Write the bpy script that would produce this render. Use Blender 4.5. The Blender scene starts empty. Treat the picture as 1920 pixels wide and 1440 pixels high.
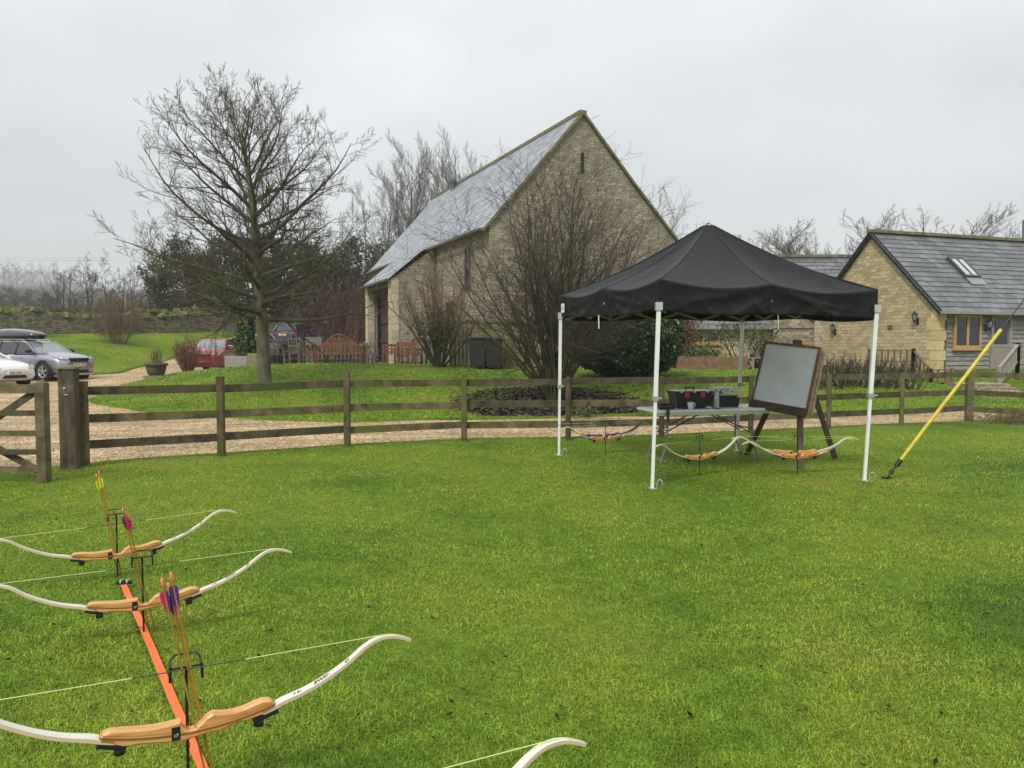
import bpy, math, random
import numpy as np
from mathutils import Vector, Matrix
from mathutils.geometry import delaunay_2d_cdt
R = math.radians
sc = bpy.context.scene
COL = sc.collection
# ------------------------------------------------------------------ camera, sky, sun, exposure
F = 1443.0; EYE = 1.6; PITCH = math.atan(70 / F)
cam = bpy.data.cameras.new('camera'); camo = bpy.data.objects.new('camera', cam); COL.objects.link(camo)
camo.location = (0, 0, EYE); camo.rotation_euler = (math.pi / 2 - PITCH, 0, 0)
cam.lens = F / 1920 * 36; cam.sensor_width = 36; cam.clip_start = 0.05; cam.clip_end = 3000
sc.camera = camo
SUN_EL, SUN_AZ = R(48), R(205)
w = bpy.data.worlds.new('World'); sc.world = w; w.use_nodes = True
nt = w.node_tree; nt.nodes.clear()
def nn(t, **k):
    n = nt.nodes.new(t)
    for a, b in k.items(): setattr(n, a, b)
    return n
out = nn('ShaderNodeOutputWorld'); bg = nn('ShaderNodeBackground'); bg.inputs[1].default_value = 0.1
sky = nn('ShaderNodeTexSky', sky_type='NISHITA', sun_disc=False, sun_elevation=SUN_EL, sun_rotation=SUN_AZ)
tc = nn('ShaderNodeTexCoord'); sep = nn('ShaderNodeSeparateXYZ'); nt.links.new(tc.outputs['Generated'], sep.inputs[0])
ramp = nn('ShaderNodeValToRGB'); cr = ramp.color_ramp
cr.elements[0].position = 0.0; cr.elements[0].color = (0.50, 0.515, 0.54, 1)
cr.elements[1].position = 1.0; cr.elements[1].color = (1.0, 1.0, 1.0, 1)
for p_, c_ in ((0.1, (.535, .55, .58, 1)), (0.22, (.62, .635, .665, 1)), (0.36, (.74, .755, .78, 1)), (0.5, (.86, .87, .885, 1))):
    e = cr.elements.new(p_); e.color = c_
nt.links.new(sep.outputs[2], ramp.inputs[0])
noi = nn('ShaderNodeTexNoise'); noi.inputs['Scale'].default_value = 2.0; noi.inputs['Detail'].default_value = 3; noi.inputs['Roughness'].default_value = .5
mp = nn('ShaderNodeMapping'); mp.inputs['Scale'].default_value = (1, 1, 2.2); nt.links.new(tc.outputs['Generated'], mp.inputs[0]); nt.links.new(mp.outputs[0], noi.inputs['Vector'])
mr = nn('ShaderNodeMapRange'); mr.inputs[1].default_value = .3; mr.inputs[2].default_value = .7; mr.inputs[3].default_value = 8.9; mr.inputs[4].default_value = 11.9
nt.links.new(noi.outputs[0], mr.inputs[0])
vm = nn('ShaderNodeVectorMath', operation='SCALE'); nt.links.new(ramp.outputs[0], vm.inputs[0]); nt.links.new(mr.outputs[0], vm.inputs['Scale'])
mx = nn('ShaderNodeMix', data_type='RGBA'); mx.inputs[0].default_value = .06
nt.links.new(vm.outputs[0], mx.inputs[6]); nt.links.new(sky.outputs[0], mx.inputs[7])
nt.links.new(mx.outputs[2], bg.inputs[0]); nt.links.new(bg.outputs[0], out.inputs[0])
sun = bpy.data.lights.new('sun', 'SUN'); suno = bpy.data.objects.new('sun', sun); COL.objects.link(suno)
sun.energy = 2.3; sun.angle = R(11); sun.color = (1, .96, .9)
suno.rotation_euler = (R(90) - SUN_EL, 0, math.pi - SUN_AZ + R(0))
sc.view_settings.view_transform = 'Standard'; sc.view_settings.look = 'None'; sc.view_settings.exposure = 0.22; sc.view_settings.gamma = 1
sc.cycles.max_bounces = 6; sc.cycles.diffuse_bounces = 3; sc.cycles.glossy_bounces = 3; sc.cycles.transparent_max_bounces = 8
sc.cycles.volume_bounces = 1; sc.cycles.use_denoising = True
# ------------------------------------------------------------------ helpers
def rayd(px, py):
    a = (px - 960) / F; b = (720 - py) / F
    return a, math.cos(PITCH) + b * math.sin(PITCH), -math.sin(PITCH) + b * math.cos(PITCH)
def at(px, py, Y):
    a, c, v = rayd(px, py); t = Y / c
    return Vector((a * t, Y, EYE + v * t))
def tag(o, label=None, cat=None, group=None, kind=None):
    if label: o['label'] = label
    if cat: o['category'] = cat
    if group: o['group'] = group
    if kind: o['kind'] = kind
    return o
def thing(name, label, cat, loc=(0, 0, 0), rz=0, group=None):
    o = bpy.data.objects.new(name, None); COL.objects.link(o); o.empty_display_size = .2
    o.location = loc; o.rotation_euler = (0, 0, rz)
    return tag(o, label, cat, group)
def copy_tree(o, parent=None):
    c = o.copy(); COL.objects.link(c); c.parent = parent
    for k in [x for x in COL.objects if x.parent == o]: copy_tree(k, c)
    return c
def np_mesh(name, V, faces_list, mat, parent=None, smooth=False):
    """faces_list: list of int arrays (n,k)"""
    me = bpy.data.meshes.new(name)
    V = np.asarray(V, dtype=np.float32).reshape(-1, 3)
    me.vertices.add(len(V)); me.vertices.foreach_set('co', V.ravel())
    li = np.concatenate([f.ravel() for f in faces_list]).astype(np.int32)
    tot = np.concatenate([np.full(len(f), f.shape[1]) for f in faces_list]).astype(np.int32)
    st = np.concatenate([[0], np.cumsum(tot)[:-1]]).astype(np.int32)
    me.loops.add(len(li)); me.loops.foreach_set('vertex_index', li)
    me.polygons.add(len(tot)); me.polygons.foreach_set('loop_start', st)
    if smooth: me.polygons.foreach_set('use_smooth', np.ones(len(tot), dtype=bool))
    me.update(calc_edges=True); me.validate()
    if mat: me.materials.append(mat)
    o = bpy.data.objects.new(name, me); COL.objects.link(o)
    if parent: o.parent = parent
    return o
class MB:
    def __init__(s): s.v = []; s.f = []; s.s = []
    def add(s, vs, fs, smooth=False):
        o = len(s.v); s.v += [tuple(p) for p in vs]
        for f in fs: s.f.append(tuple(i + o for i in f)); s.s.append(smooth)
        return s
    def box(s, c, d, rot=None):
        c = Vector(c); x, y, z = d[0] / 2, d[1] / 2, d[2] / 2
        P = [Vector(q) for q in ((-x, -y, -z), (x, -y, -z), (x, y, -z), (-x, y, -z), (-x, -y, z), (x, -y, z), (x, y, z), (-x, y, z))]
        if rot is not None: P = [rot @ q for q in P]
        return s.add([c + q for q in P], [(0, 3, 2, 1), (4, 5, 6, 7), (0, 1, 5, 4), (1, 2, 6, 5), (2, 3, 7, 6), (3, 0, 4, 7)])
    def b2(s, a, b):
        return s.box([(a[i] + b[i]) / 2 for i in range(3)], [abs(b[i] - a[i]) for i in range(3)])
    def bar(s, p, q, wd, th, up=(0, 0, 1)):
        p = Vector(p); q = Vector(q); d = (q - p); L = d.length; d.normalize(); u = Vector(up)
        if abs(d.dot(u)) > .99: u = Vector((0, 1, 0))
        a = d.cross(u).normalized(); b = a.cross(d).normalized()
        m = Matrix((a, d, b)).transposed()
        return s.box((p + q) / 2, (wd, L, th), m)
    def tube(s, pts, rad, n=8, cap=True):
        pts = [Vector(p) for p in pts]; k = len(pts)
        if not hasattr(rad, '__len__'): rad = [rad] * k
        ref = None; vs = []
        for i, p in enumerate(pts):
            d = (pts[min(i + 1, k - 1)] - pts[max(i - 1, 0)]).normalized()
            if ref is None: ref = Vector((0, 0, 1)) if abs(d.z) < .9 else Vector((1, 0, 0))
            a = d.cross(ref).normalized(); b = a.cross(d).normalized(); ref = b
            for j in range(n):
                t = 2 * math.pi * j / n; vs.append(p + (a * math.cos(t) + b * math.sin(t)) * rad[i])
        fs = [(i * n + j, i * n + (j + 1) % n, (i + 1) * n + (j + 1) % n, (i + 1) * n + j) for i in range(k - 1) for j in range(n)]
        s.add(vs, fs, True)
        if cap:
            s.add(vs[:n], [tuple(range(n))[::-1]]); s.add(vs[-n:], [tuple(range(n))])
        return s
    def prism(s, loop, vec):
        n = len(loop); a = [Vector(p) for p in loop]; b = [p + Vector(vec) for p in a]
        return s.add(a + b, [tuple(range(n))[::-1], tuple(range(n, 2 * n))] + [(i, (i + 1) % n, n + (i + 1) % n, n + i) for i in range(n)])
    def lathe(s, c, prof, n=24, rot=None, smooth=True):
        c = Vector(c); vs = []
        for r, z in prof:
            for j in range(n):
                t = 2 * math.pi * j / n; q = Vector((r * math.cos(t), r * math.sin(t), z))
                vs.append(c + (rot @ q if rot is not None else q))
        return s.add(vs, [(i * n + j, i * n + (j + 1) % n, (i + 1) * n + (j + 1) % n, (i + 1) * n + j) for i in range(len(prof) - 1) for j in range(n)], smooth)
    def grid(s, rows, smooth=True, wrap=False):
        m = len(rows[0]); vs = [p for r in rows for p in r]; mm = m if wrap else m - 1
        return s.add(vs, [(i * m + j, i * m + (j + 1) % m, (i + 1) * m + (j + 1) % m, (i + 1) * m + j) for i in range(len(rows) - 1) for j in range(mm)], smooth)
    def build(s, name, mat, parent=None, uv=True, bevel=0, sub=0):
        me = bpy.data.meshes.new(name); me.from_pydata(s.v, [], s.f); me.polygons.foreach_set('use_smooth', s.s)
        if not isinstance(mat, (list, tuple)): mat = [mat]
        for m in mat: me.materials.append(m)
        me.update()
        if uv:
            l = me.uv_layers.new(name='UVMap'); dat = l.data
            for p in me.polygons:
                n = p.normal
                t = Vector((1, 0, 0)) if abs(n.z) > .98 else Vector((-n.y, n.x, 0)).normalized()
                b = n.cross(t)
                for li in p.loop_indices:
                    c = me.vertices[me.loops[li].vertex_index].co
                    dat[li].uv = (c.dot(t), c.dot(b))
        o = bpy.data.objects.new(name, me); COL.objects.link(o)
        if parent: o.parent = parent
        if bevel:
            md = o.modifiers.new('bevel', 'BEVEL'); md.width = bevel; md.segments = 2; md.limit_method = 'ANGLE'
        if sub:
            md = o.modifiers.new('sub', 'SUBSURF'); md.levels = sub; md.render_levels = sub
        return o
def text_part(name, txt, size, mat, parent, mtx, thick=.0008, shear=0, bold=False):
    cu = bpy.data.curves.new(name, 'FONT'); cu.body = txt; cu.size = size; cu.align_x = 'CENTER'; cu.align_y = 'CENTER'; cu.extrude = thick; cu.shear = shear
    if bold: cu.offset = size * .02
    t = bpy.data.objects.new(name, cu); COL.objects.link(t); bpy.context.view_layer.update()
    me = bpy.data.meshes.new_from_object(t); bpy.data.objects.remove(t)
    me.materials.clear(); me.materials.append(mat)
    o = bpy.data.objects.new(name, me); COL.objects.link(o); o.parent = parent; o.matrix_local = mtx
    return o
# ------------------------------------------------------------------ materials
def M(name, c1, c2=None, scale=6, rough=.7, metal=0, bump=0, bscale=None, coord='Object', spec=.5, stretch=(1, 1, 1), island=0, coat=0, transl=0, c3=None, s3=1.0, t3=.55, detail=5, alpha=1, transm=0, bdist=.02, pos=(.35, .65), objrand=0):
    m = bpy.data.materials.new(name); m.use_nodes = True; t = m.node_tree; N = t.nodes; L = t.links
    b = N['Principled BSDF']; b.inputs['Roughness'].default_value = rough; b.inputs['Metallic'].default_value = metal
    b.inputs['Specular IOR Level'].default_value = spec; b.inputs['Coat Weight'].default_value = coat; b.inputs['Coat Roughness'].default_value = .08
    b.inputs['Alpha'].default_value = alpha; b.inputs['Transmission Weight'].default_value = transm
    b.inputs['Base Color'].default_value = (*c1, 1)
    tcn = N.new('ShaderNodeTexCoord'); mpn = N.new('ShaderNodeMapping'); mpn.inputs['Scale'].default_value = stretch
    L.new(tcn.outputs[coord], mpn.inputs[0]); col = None
    if c2 is not None:
        n = N.new('ShaderNodeTexNoise'); n.inputs['Scale'].default_value = scale; n.inputs['Detail'].default_value = detail; n.inputs['Roughness'].default_value = .6
        L.new(mpn.outputs[0], n.inputs['Vector'])
        r = N.new('ShaderNodeValToRGB'); r.color_ramp.elements[0].position = pos[0]; r.color_ramp.elements[1].position = pos[1]
        r.color_ramp.elements[0].color = (*c1, 1); r.color_ramp.elements[1].color = (*c2, 1); L.new(n.outputs[0], r.inputs[0]); col = r.outputs[0]
    if c3 is not None:
        n = N.new('ShaderNodeTexNoise'); n.inputs['Scale'].default_value = s3; n.inputs['Detail'].default_value = 4; L.new(tcn.outputs[coord], n.inputs['Vector'])
        r = N.new('ShaderNodeMapRange'); r.inputs[1].default_value = t3; r.inputs[2].default_value = t3 + .12; L.new(n.outputs[0], r.inputs[0])
        x = N.new('ShaderNodeMix'); x.data_type = 'RGBA'; L.new(r.outputs[0], x.inputs[0])
        if col: L.new(col, x.inputs[6])
        else: x.inputs[6].default_value = (*c1, 1)
        x.inputs[7].default_value = (*c3, 1); col = x.outputs[2]
    if island:
        g = N.new('ShaderNodeNewGeometry'); r = N.new('ShaderNodeMapRange'); r.inputs[3].default_value = 1 - island; r.inputs[4].default_value = 1 + island
        L.new(g.outputs['Random Per Island'], r.inputs[0]); v = N.new('ShaderNodeVectorMath'); v.operation = 'SCALE'
        if col: L.new(col, v.inputs[0])
        else: v.inputs[0].default_value = c1
        L.new(r.outputs[0], v.inputs['Scale']); col = v.outputs[0]
    if objrand and col:
        g = N.new('ShaderNodeObjectInfo'); r = N.new('ShaderNodeMapRange'); r.inputs[3].default_value = 1 - objrand; r.inputs[4].default_value = 1 + objrand; L.new(g.outputs['Random'], r.inputs[0])
        v = N.new('ShaderNodeVectorMath'); v.operation = 'SCALE'; L.new(col, v.inputs[0]); L.new(r.outputs[0], v.inputs['Scale']); col = v.outputs[0]
    if col: L.new(col, b.inputs['Base Color'])
    if bump:
        n = N.new('ShaderNodeTexNoise'); n.inputs['Scale'].default_value = bscale or scale * 2; n.inputs['Detail'].default_value = 6; L.new(mpn.outputs[0], n.inputs['Vector'])
        bp = N.new('ShaderNodeBump'); bp.inputs['Strength'].default_value = bump; bp.inputs['Distance'].default_value = bdist; L.new(n.outputs[0], bp.inputs['Height']); L.new(bp.outputs[0], b.inputs['Normal'])
    if transl:
        tr = N.new('ShaderNodeBsdfTranslucent'); ms = N.new('ShaderNodeMixShader'); ms.inputs[0].default_value = transl
        if col: L.new(col, tr.inputs[0])
        else: tr.inputs[0].default_value = (*c1, 1)
        L.new(b.outputs[0], ms.inputs[1]); L.new(tr.outputs[0], ms.inputs[2]); L.new(ms.outputs[0], N['Material Output'].inputs[0])
    return m
def masonry(name, ca, cb, mortar, bw, bh, ms=.012, distort=.03, stain=(.12, .11, .08), st=.6, sscale=.7, bump=.6, rough=.9, tint=None):
    m = bpy.data.materials.new(name); m.use_nodes = True; t = m.node_tree; N = t.nodes; L = t.links; b = N['Principled BSDF']; b.inputs['Roughness'].default_value = rough; b.inputs['Specular IOR Level'].default_value = .3
    tcn = N.new('ShaderNodeTexCoord'); n0 = N.new('ShaderNodeTexNoise'); n0.inputs['Scale'].default_value = 2.5; n0.inputs['Detail'].default_value = 4
    L.new(tcn.outputs['UV'], n0.inputs['Vector'])
    s0 = N.new('ShaderNodeVectorMath'); s0.operation = 'MULTIPLY_ADD'; s0.inputs[1].default_value = (distort * 2,) * 3; L.new(n0.outputs['Color'], s0.inputs[0]); L.new(tcn.outputs['UV'], s0.inputs[2])
    def brick(off, sc_):
        br = N.new('ShaderNodeTexBrick'); br.inputs['Color1'].default_value = (0, 0, 0, 1); br.inputs['Color2'].default_value = (1, 1, 1, 1); br.inputs['Mortar'].default_value = (.5, .5, .5, 1)
        br.inputs['Scale'].default_value = 1; br.inputs['Brick Width'].default_value = bw * sc_; br.inputs['Row Height'].default_value = bh * sc_; br.inputs['Mortar Size'].default_value = ms; br.inputs['Mortar Smooth'].default_value = .4; br.offset = off
        L.new(s0.outputs[0], br.inputs['Vector']); return br
    br = brick(.43, 1)
    r = N.new('ShaderNodeValToRGB'); r.color_ramp.elements[0].color = (*ca, 1); r.color_ramp.elements[1].color = (*cb, 1); L.new(br.outputs['Color'], r.inputs[0])
    n1 = N.new('ShaderNodeTexNoise'); n1.inputs['Scale'].default_value = sscale; n1.inputs['Detail'].default_value = 7; n1.inputs['Roughness'].default_value = .65; L.new(tcn.outputs['UV'], n1.inputs['Vector'])
    r1 = N.new('ShaderNodeMapRange'); r1.inputs[1].default_value = .45; r1.inputs[2].default_value = .75; r1.inputs[4].default_value = st; L.new(n1.outputs[0], r1.inputs[0])
    x = N.new('ShaderNodeMix'); x.data_type = 'RGBA'; L.new(r1.outputs[0], x.inputs[0]); L.new(r.outputs[0], x.inputs[6]); x.inputs[7].default_value = (*stain, 1)
    n2 = N.new('ShaderNodeTexNoise'); n2.inputs['Scale'].default_value = 14; n2.inputs['Detail'].default_value = 6; L.new(tcn.outputs['UV'], n2.inputs['Vector'])
    r2 = N.new('ShaderNodeMapRange'); r2.inputs[1].default_value = .3; r2.inputs[2].default_value = .7; r2.inputs[3].default_value = .72; r2.inputs[4].default_value = 1.25; L.new(n2.outputs[0], r2.inputs[0])
    v = N.new('ShaderNodeVectorMath'); v.operation = 'SCALE'; L.new(x.outputs[2], v.inputs[0]); L.new(r2.outputs[0], v.inputs['Scale'])
    y = N.new('ShaderNodeMix'); y.data_type = 'RGBA'; L.new(br.outputs['Fac'], y.inputs[0]); L.new(v.outputs[0], y.inputs[6]); y.inputs[7].default_value = (*mortar, 1); L.new(y.outputs[2], b.inputs['Base Color'])
    h = N.new('ShaderNodeMath'); h.operation = 'MULTIPLY_ADD'; h.inputs[1].default_value = -.8; L.new(br.outputs['Fac'], h.inputs[0]); L.new(n2.outputs[0], h.inputs[2])
    bp = N.new('ShaderNodeBump'); bp.inputs['Strength'].default_value = bump; bp.inputs['Distance'].default_value = .03; L.new(h.outputs[0], bp.inputs['Height']); L.new(bp.outputs[0], b.inputs['Normal'])
    return m
MT = {}
MT['barn'] = masonry('barn_stone', (.235, .21, .155), (.43, .39, .295), (.22, .19, .135), .28, .10, stain=(.15, .135, .10), st=.8, sscale=.8, distort=.085)
MT['barn_ashlar'] = masonry('barn_ashlar', (.46, .40, .27), (.56, .49, .34), (.3, .26, .18), .5, .32, stain=(.2, .18, .12), st=.4)
MT['gold'] = masonry('golden_stone', (.37, .29, .165), (.58, .475, .30), (.30, .22, .12), .27, .125, stain=(.33, .27, .17), st=.65, ms=.008, distort=.035, sscale=.9)
MT['rubble'] = masonry('rubble', (.22, .19, .14), (.5, .42, .28), (.2, .17, .12), .2, .13, stain=(.1, .09, .07), st=.7, distort=.12)
MT['drystone'] = masonry('drystone', (.07, .06, .04), (.30, .26, .19), (.03, .03, .02), .26, .07, stain=(.06, .09, .02), st=.75, distort=.09, sscale=.9, ms=.016)
MT['slate_pale'] = M('stone_slate', (.22, .245, .28), (.34, .37, .41), scale=3, rough=.36, island=.34, spec=.7, bump=.15, bscale=25)
MT['slate_dark'] = M('slate_dark', (.105, .113, .122), (.15, .158, .165), scale=1.5, rough=.42, island=.26, spec=.5, c3=(.20, .17, .11), s3=.5, t3=.62, bump=.15, bscale=25)
MT['lichen'] = M('ridge_lichen', (.10, .09, .06), (.22, .20, .10), scale=5, rough=.9, bump=.6)
MT['clad'] = M('weathered_cladding', (.16, .15, .14), (.30, .28, .25), scale=3, stretch=(1, 1, 8), rough=.85, island=.25, bump=.3, bscale=20)
MT['oak'] = M('oak_frame', (.42, .24, .09), (.52, .31, .13), scale=6, rough=.55)
MT['greywood'] = M('grey_wood', (.22, .20, .17), (.34, .31, .27), scale=5, rough=.85, stretch=(6, 6, 1))
MT['deck'] = M('deck_brown', (.13, .07, .035), (.22, .13, .07), scale=6, rough=.7)
MT['fence'] = M('fence_wood', (.045, .034, .016), (.15, .115, .06), scale=5, rough=.85, stretch=(1, 1, 1), c3=(.075, .085, .02), s3=1.6, t3=.50, bump=.5, bscale=30, objrand=.35)
MT['post'] = M('gatepost_wood', (.045, .032, .018), (.11, .085, .05), scale=5, stretch=(3, 3, .5), rough=.85, c3=(.19, .17, .12), s3=2.2, t3=.55, bump=.5, bscale=25)
MT['mossboard'] = M('moss_board', (.13, .13, .05), (.26, .24, .11), scale=4, stretch=(6, 6, 1), rough=.9, island=.2)
MT['teak'] = M('teak', (.12, .045, .020), (.23, .095, .04), scale=5, rough=.5, island=.15)
MT['oldwood'] = M('old_wood', (.07, .065, .05), (.14, .13, .10), scale=6, rough=.85, island=.2)
MT['bark'] = M('bark', (.06, .056, .034), (.14, .13, .085), scale=4, rough=.9, stretch=(2, 2, .6), c3=(.09, .105, .03), s3=1.2, t3=.5, bump=.6, bscale=15)
MT['twig'] = M('twig', (.045, .04, .026), (.085, .078, .048), scale=1.2, rough=.9, c3=(.085, .10, .025), s3=.7, t3=.52)
MT['twig_brown'] = M('twig_brown', (.036, .028, .021), (.075, .058, .04), scale=1.5, rough=.9)
MT['twig_red'] = M('twig_red', (.11, .045, .03), (.20, .10, .06), scale=1.5, rough=.85)
MT['twig_grey'] = M('twig_grey', (.10, .095, .08), (.17, .16, .14), scale=1.5, rough=.9)
MT['twig_moss'] = M('twig_moss', (.034, .036, .015), (.08, .085, .03), scale=1.5, rough=.9)
MT['leaf_dark'] = M('leaf_dark', (.015, .042, .012), (.038, .085, .024), scale=4, rough=.34, island=.4)
MT['leaf_ivy'] = M('leaf_ivy', (.034, .032, .020), (.062, .054, .034), scale=2, rough=.7, island=.4)
MT['leaf_russet'] = M('leaf_russet', (.10, .05, .028), (.17, .085, .045), scale=2, rough=.8, island=.4)
MT['leaf_green'] = M('leaf_green', (.05, .09, .02), (.10, .15, .04), scale=3, rough=.6, island=.4)
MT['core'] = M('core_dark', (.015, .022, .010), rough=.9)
MT['black'] = M('black_plastic', (.012, .013, .016), rough=.4)
MT['blackmetal'] = M('black_metal', (.01, .01, .011), rough=.35)
MT['white'] = M('white_paint', (.78, .80, .78), (.68, .71, .68), scale=5, rough=.35)
MT['alu'] = M('alu', (.55, .57, .56), rough=.4, metal=.6)
MT['glass'] = M('dark_glass', (.015, .018, .02), rough=.05, spec=.8)
MT['red'] = M('red_plastic', (.55, .02, .02), rough=.4)
MT['yellow'] = M('yellow_plastic', (.75, .48, .02), rough=.4)
# ------------------------------------------------------------------ terrain
FENCE = [(-4.25, 11.2), (-2.64, 12.28), (-.81, 12.97), (.96, 13.1), (2.63, 13.5), (4.45, 14.3), (6.15, 14.9), (7.92, 15.6), (9.83, 16.5), (11.7, 16.1)]
ctl = []
for yy in range(-8, 10, 5):
    for xx in range(-40, 41, 8): ctl.append((xx, yy, 0))
for x_, y_ in FENCE: ctl.append((x_, y_, 0))
ctl += [(-6, 10.5, 0), (-12, 11, 0), (-25, 11, 0), (-38, 13, .05), (-10, 14.5, 0), (-6, 15, 0), (-2, 15.5, 0), (2, 16, 0), (6, 16.8, 0), (10, 17.7, 0), (-12, 18, 0), (-18, 18, .05), (-9.4, 18.6, .02), (18, 16, 0), (18, 19.3, .02), (30, 14, 0), (30, 20, .1),
 (-13.5, 23, .1), (-14.5, 28, .25), (-15.5, 33, .42), (-13.3, 36, .58), (-14, 42, .8), (-14.5, 49, 1.1), (-15, 57, 1.25), (-22, 25, .15), (-30, 25, .2), (-35, 32, .3), (-25, 31, .25), (-20, 28, .22),
 (-10.5, 21.7, .22), (-11, 24.5, .45), (-12.3, 27, .5), (-12.5, 30, .62), (-11.5, 32.4, .76), (-9.9, 27, .88),
 (-7, 18, .03), (-7, 20, .33), (-7, 23, .70), (-7.4, 26, 1.0), (-3.5, 17, .03), (-3.5, 20, .4), (-4, 23, .75), (-4.7, 26, 1.0), (-1, 17.3, .05), (-1, 20, .35), (-1.5, 23, .7), (-2, 26, .92),
 (1, 18.2, .03), (1.2, 20, .33), (1, 23, .62), (.7, 26, .82), (3.6, 18.6, .03), (3.7, 20.5, .38), (3.6, 23, .7), (3.6, 26, .8), (6, 19, .06), (6, 21, .45), (6.5, 24, .78), (6.5, 28, .8),
 (9.5, 19, .10), (9.5, 21, .5), (10, 24, .78), (14, 20.3, .1), (14.5, 22, .15), (15, 23.6, .35), (16, 26, .79), (12, 30, .8), (20, 30, .9), (20, 24, .5),
 (-9, 29, .88), (-6, 30, .85), (0, 30, .85), (-8, 36, .85), (-9, 43, .95), (0, 40, .85), (8, 36, .85), (-5, 55, 1.1), (10, 55, 1.2), (25, 45, 1.2),
 (-18.6, 36, .45), (-19, 33, .42), (-18.9, 41, .75), (-19.5, 48, 1.4), (-32, 44, 2.2), (-28.5, 46, 2.35), (-25, 48, 2.45), (-22.5, 50.5, 2.55), (-20.2, 52.5, 2.7), (-17.5, 56, 2.6), (-21.5, 41, 1.55), (-26, 39, 1.35), (-21, 36.4, 1.0), (-24, 36, .9), (-30, 37, .8), (-28, 32.8, .3), (-22, 33.2, .42), (-38, 42, 1.8),
 (-30, 60, 2.6), (-20, 70, 2.6), (-60, 80, 3), (-100, 150, 6), (0, 100, 1.8), (60, 100, 2), (0, 200, 3), (200, 200, 4), (-200, 200, 8), (-220, 330, 16), (-420, 620, 40), (-520, 720, 48), (-380, 720, 47), (-650, 720, 52), (-300, 620, 34), (-60, 620, 16), (-500, -80, 0), (500, -80, 0), (0, -100, 0), (600, 700, 10), (-900, 1000, 60), (0, 1000, 20)]
ctl = np.array(ctl, dtype=float)
def _phi(d2): return np.sqrt(d2 + .6)
D2 = ((ctl[:, None, :2] - ctl[None, :, :2]) ** 2).sum(-1)
A = np.zeros((len(ctl) + 1,) * 2); A[:-1, :-1] = _phi(D2); A[-1, :-1] = 1; A[:-1, -1] = 1
WT = np.linalg.solve(A + np.eye(len(A)) * 1e-9, np.append(ctl[:, 2], 0))
def GV(x, y):
    x = np.asarray(x, float); y = np.asarray(y, float); o = np.empty(x.size); xf = x.ravel(); yf = y.ravel()
    for i in range(0, x.size, 40000):
        d = (xf[i:i + 40000, None] - ctl[:, 0]) ** 2 + (yf[i:i + 40000, None] - ctl[:, 1]) ** 2
        o[i:i + 40000] = _phi(d) @ WT[:-1] + WT[-1]
    return o.reshape(x.shape)
def G(x, y): return float(GV(np.array([x]), np.array([y]))[0])
def gp(px, py, Y0=None):
    """where the ray through a photograph pixel meets the ground"""
    a, c, v = rayd(px, py); ts = np.linspace(1.5, 90, 1800); z = EYE + v * ts - GV(a * ts, c * ts)
    k = np.argmax(z < 0) if (z < 0).any() else 1200
    t = ts[k]; return Vector((a * t, c * t, G(a * t, c * t)))
def gl(x, y, dz=0): return Vector((x, y, G(x, y) + dz))
def dens(poly, s=.8):
    o = []; n = len(poly)
    for i in range(n):
        a, b = poly[i], poly[(i + 1) % n]; k = max(1, int(math.dist(a, b) / s))
        for j in range(k): o.append((a[0] + (b[0] - a[0]) * j / k, a[1] + (b[1] - a[1]) * j / k))
    return o
rg = random.Random(5)
GRAVEL = [(-40, 9.5), (-9, 9.7), (-6.3, 10.2), (-5.2, 11.2), (-4.38, 11.6), (-2.71, 12.6), (-.83, 13.35), (.95, 13.7), (2.7, 13.95), (4.5, 14.75), (6.0, 15.3), (8.1, 16.0), (10.3, 16.8), (11.3, 17.0), (16, 18.2), (25, 19),
          (25, 23), (16, 20.2), (12.3, 18.9), (9.7, 18.5), (7.25, 18.2), (5.6, 18.4), (3.55, 18.2), (1.24, 17.8), (-1, 16.9), (-3.5, 16.6), (-4.7, 16.7), (-6.7, 17.6), (-9.3, 19), (-11.0, 20.4), (-12.0, 21.7), (-12.9, 24.9),
          (-13.8, 29), (-13.6, 31.5), (-12, 33.3), (-10.5, 35), (-10, 40), (-10, 50), (-12, 59), (-17, 59), (-19.3, 50), (-18.9, 42), (-18.3, 37), (-18.3, 33.5), (-21, 32.3), (-28, 32), (-45, 33)]
SOIL = [(-.7, 17.3), (1.2, 17.85), (3.0, 18.25), (3.4, 19.0), (2.7, 20.0), (1.6, 20.5), (.3, 20.2), (-.6, 19.2), (-1.0, 18.2)]
PAVE = [(-10.5, 28.3), (-2.3, 27.4), (-1.2, 28.0), (6, 31), (6, 48), (-14, 48), (-9.5, 34)]
polys = [dens(GRAVEL, .6), dens(SOIL, .5), dens(PAVE, 1)]
# wobble the outlines a little so that the lawn edges look hand cut
polys = [[(x + .05 * math.sin(x * 3.1 + y * 2), y + .05 * math.sin(x * 2.3 - y * 3)) for x, y in p] for p in polys]
verts = []; faces = []
for p in polys:
    faces.append(list(range(len(verts), len(verts) + len(p)))); verts += [Vector(q) for q in p]
g = set()
y = -3.0
while y < 62:
    s = .5 if y < 30 else .8
    x = -46
    while x < 34:
        verts.append(Vector((x + rg.uniform(-.15, .15), y + rg.uniform(-.15, .15)))); x += s
    y += s
for rr in (75, 95, 130, 180, 260, 350, 440, 530, 620, 720, 850, 1000):
    for k in range(72):
        t = 2 * math.pi * k / 72; verts.append(Vector((rr * math.cos(t), 20 + rr * math.sin(t))))
cv, ce, cf, ov, oe, of = delaunay_2d_cdt(verts, [], faces, 0, 1e-5, True)
cx = np.array([v.x for v in cv]); cy = np.array([v.y for v in cv]); cz = GV(cx, cy)
fi = [0 if (0 in o) else (1 if (1 in o and 0 not in o) else (2 if 2 in o else 3)) for o in of]
cls = {k: np.array([f for f, c in zip(cf, fi) if c == k]) for k in range(4)}
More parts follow.
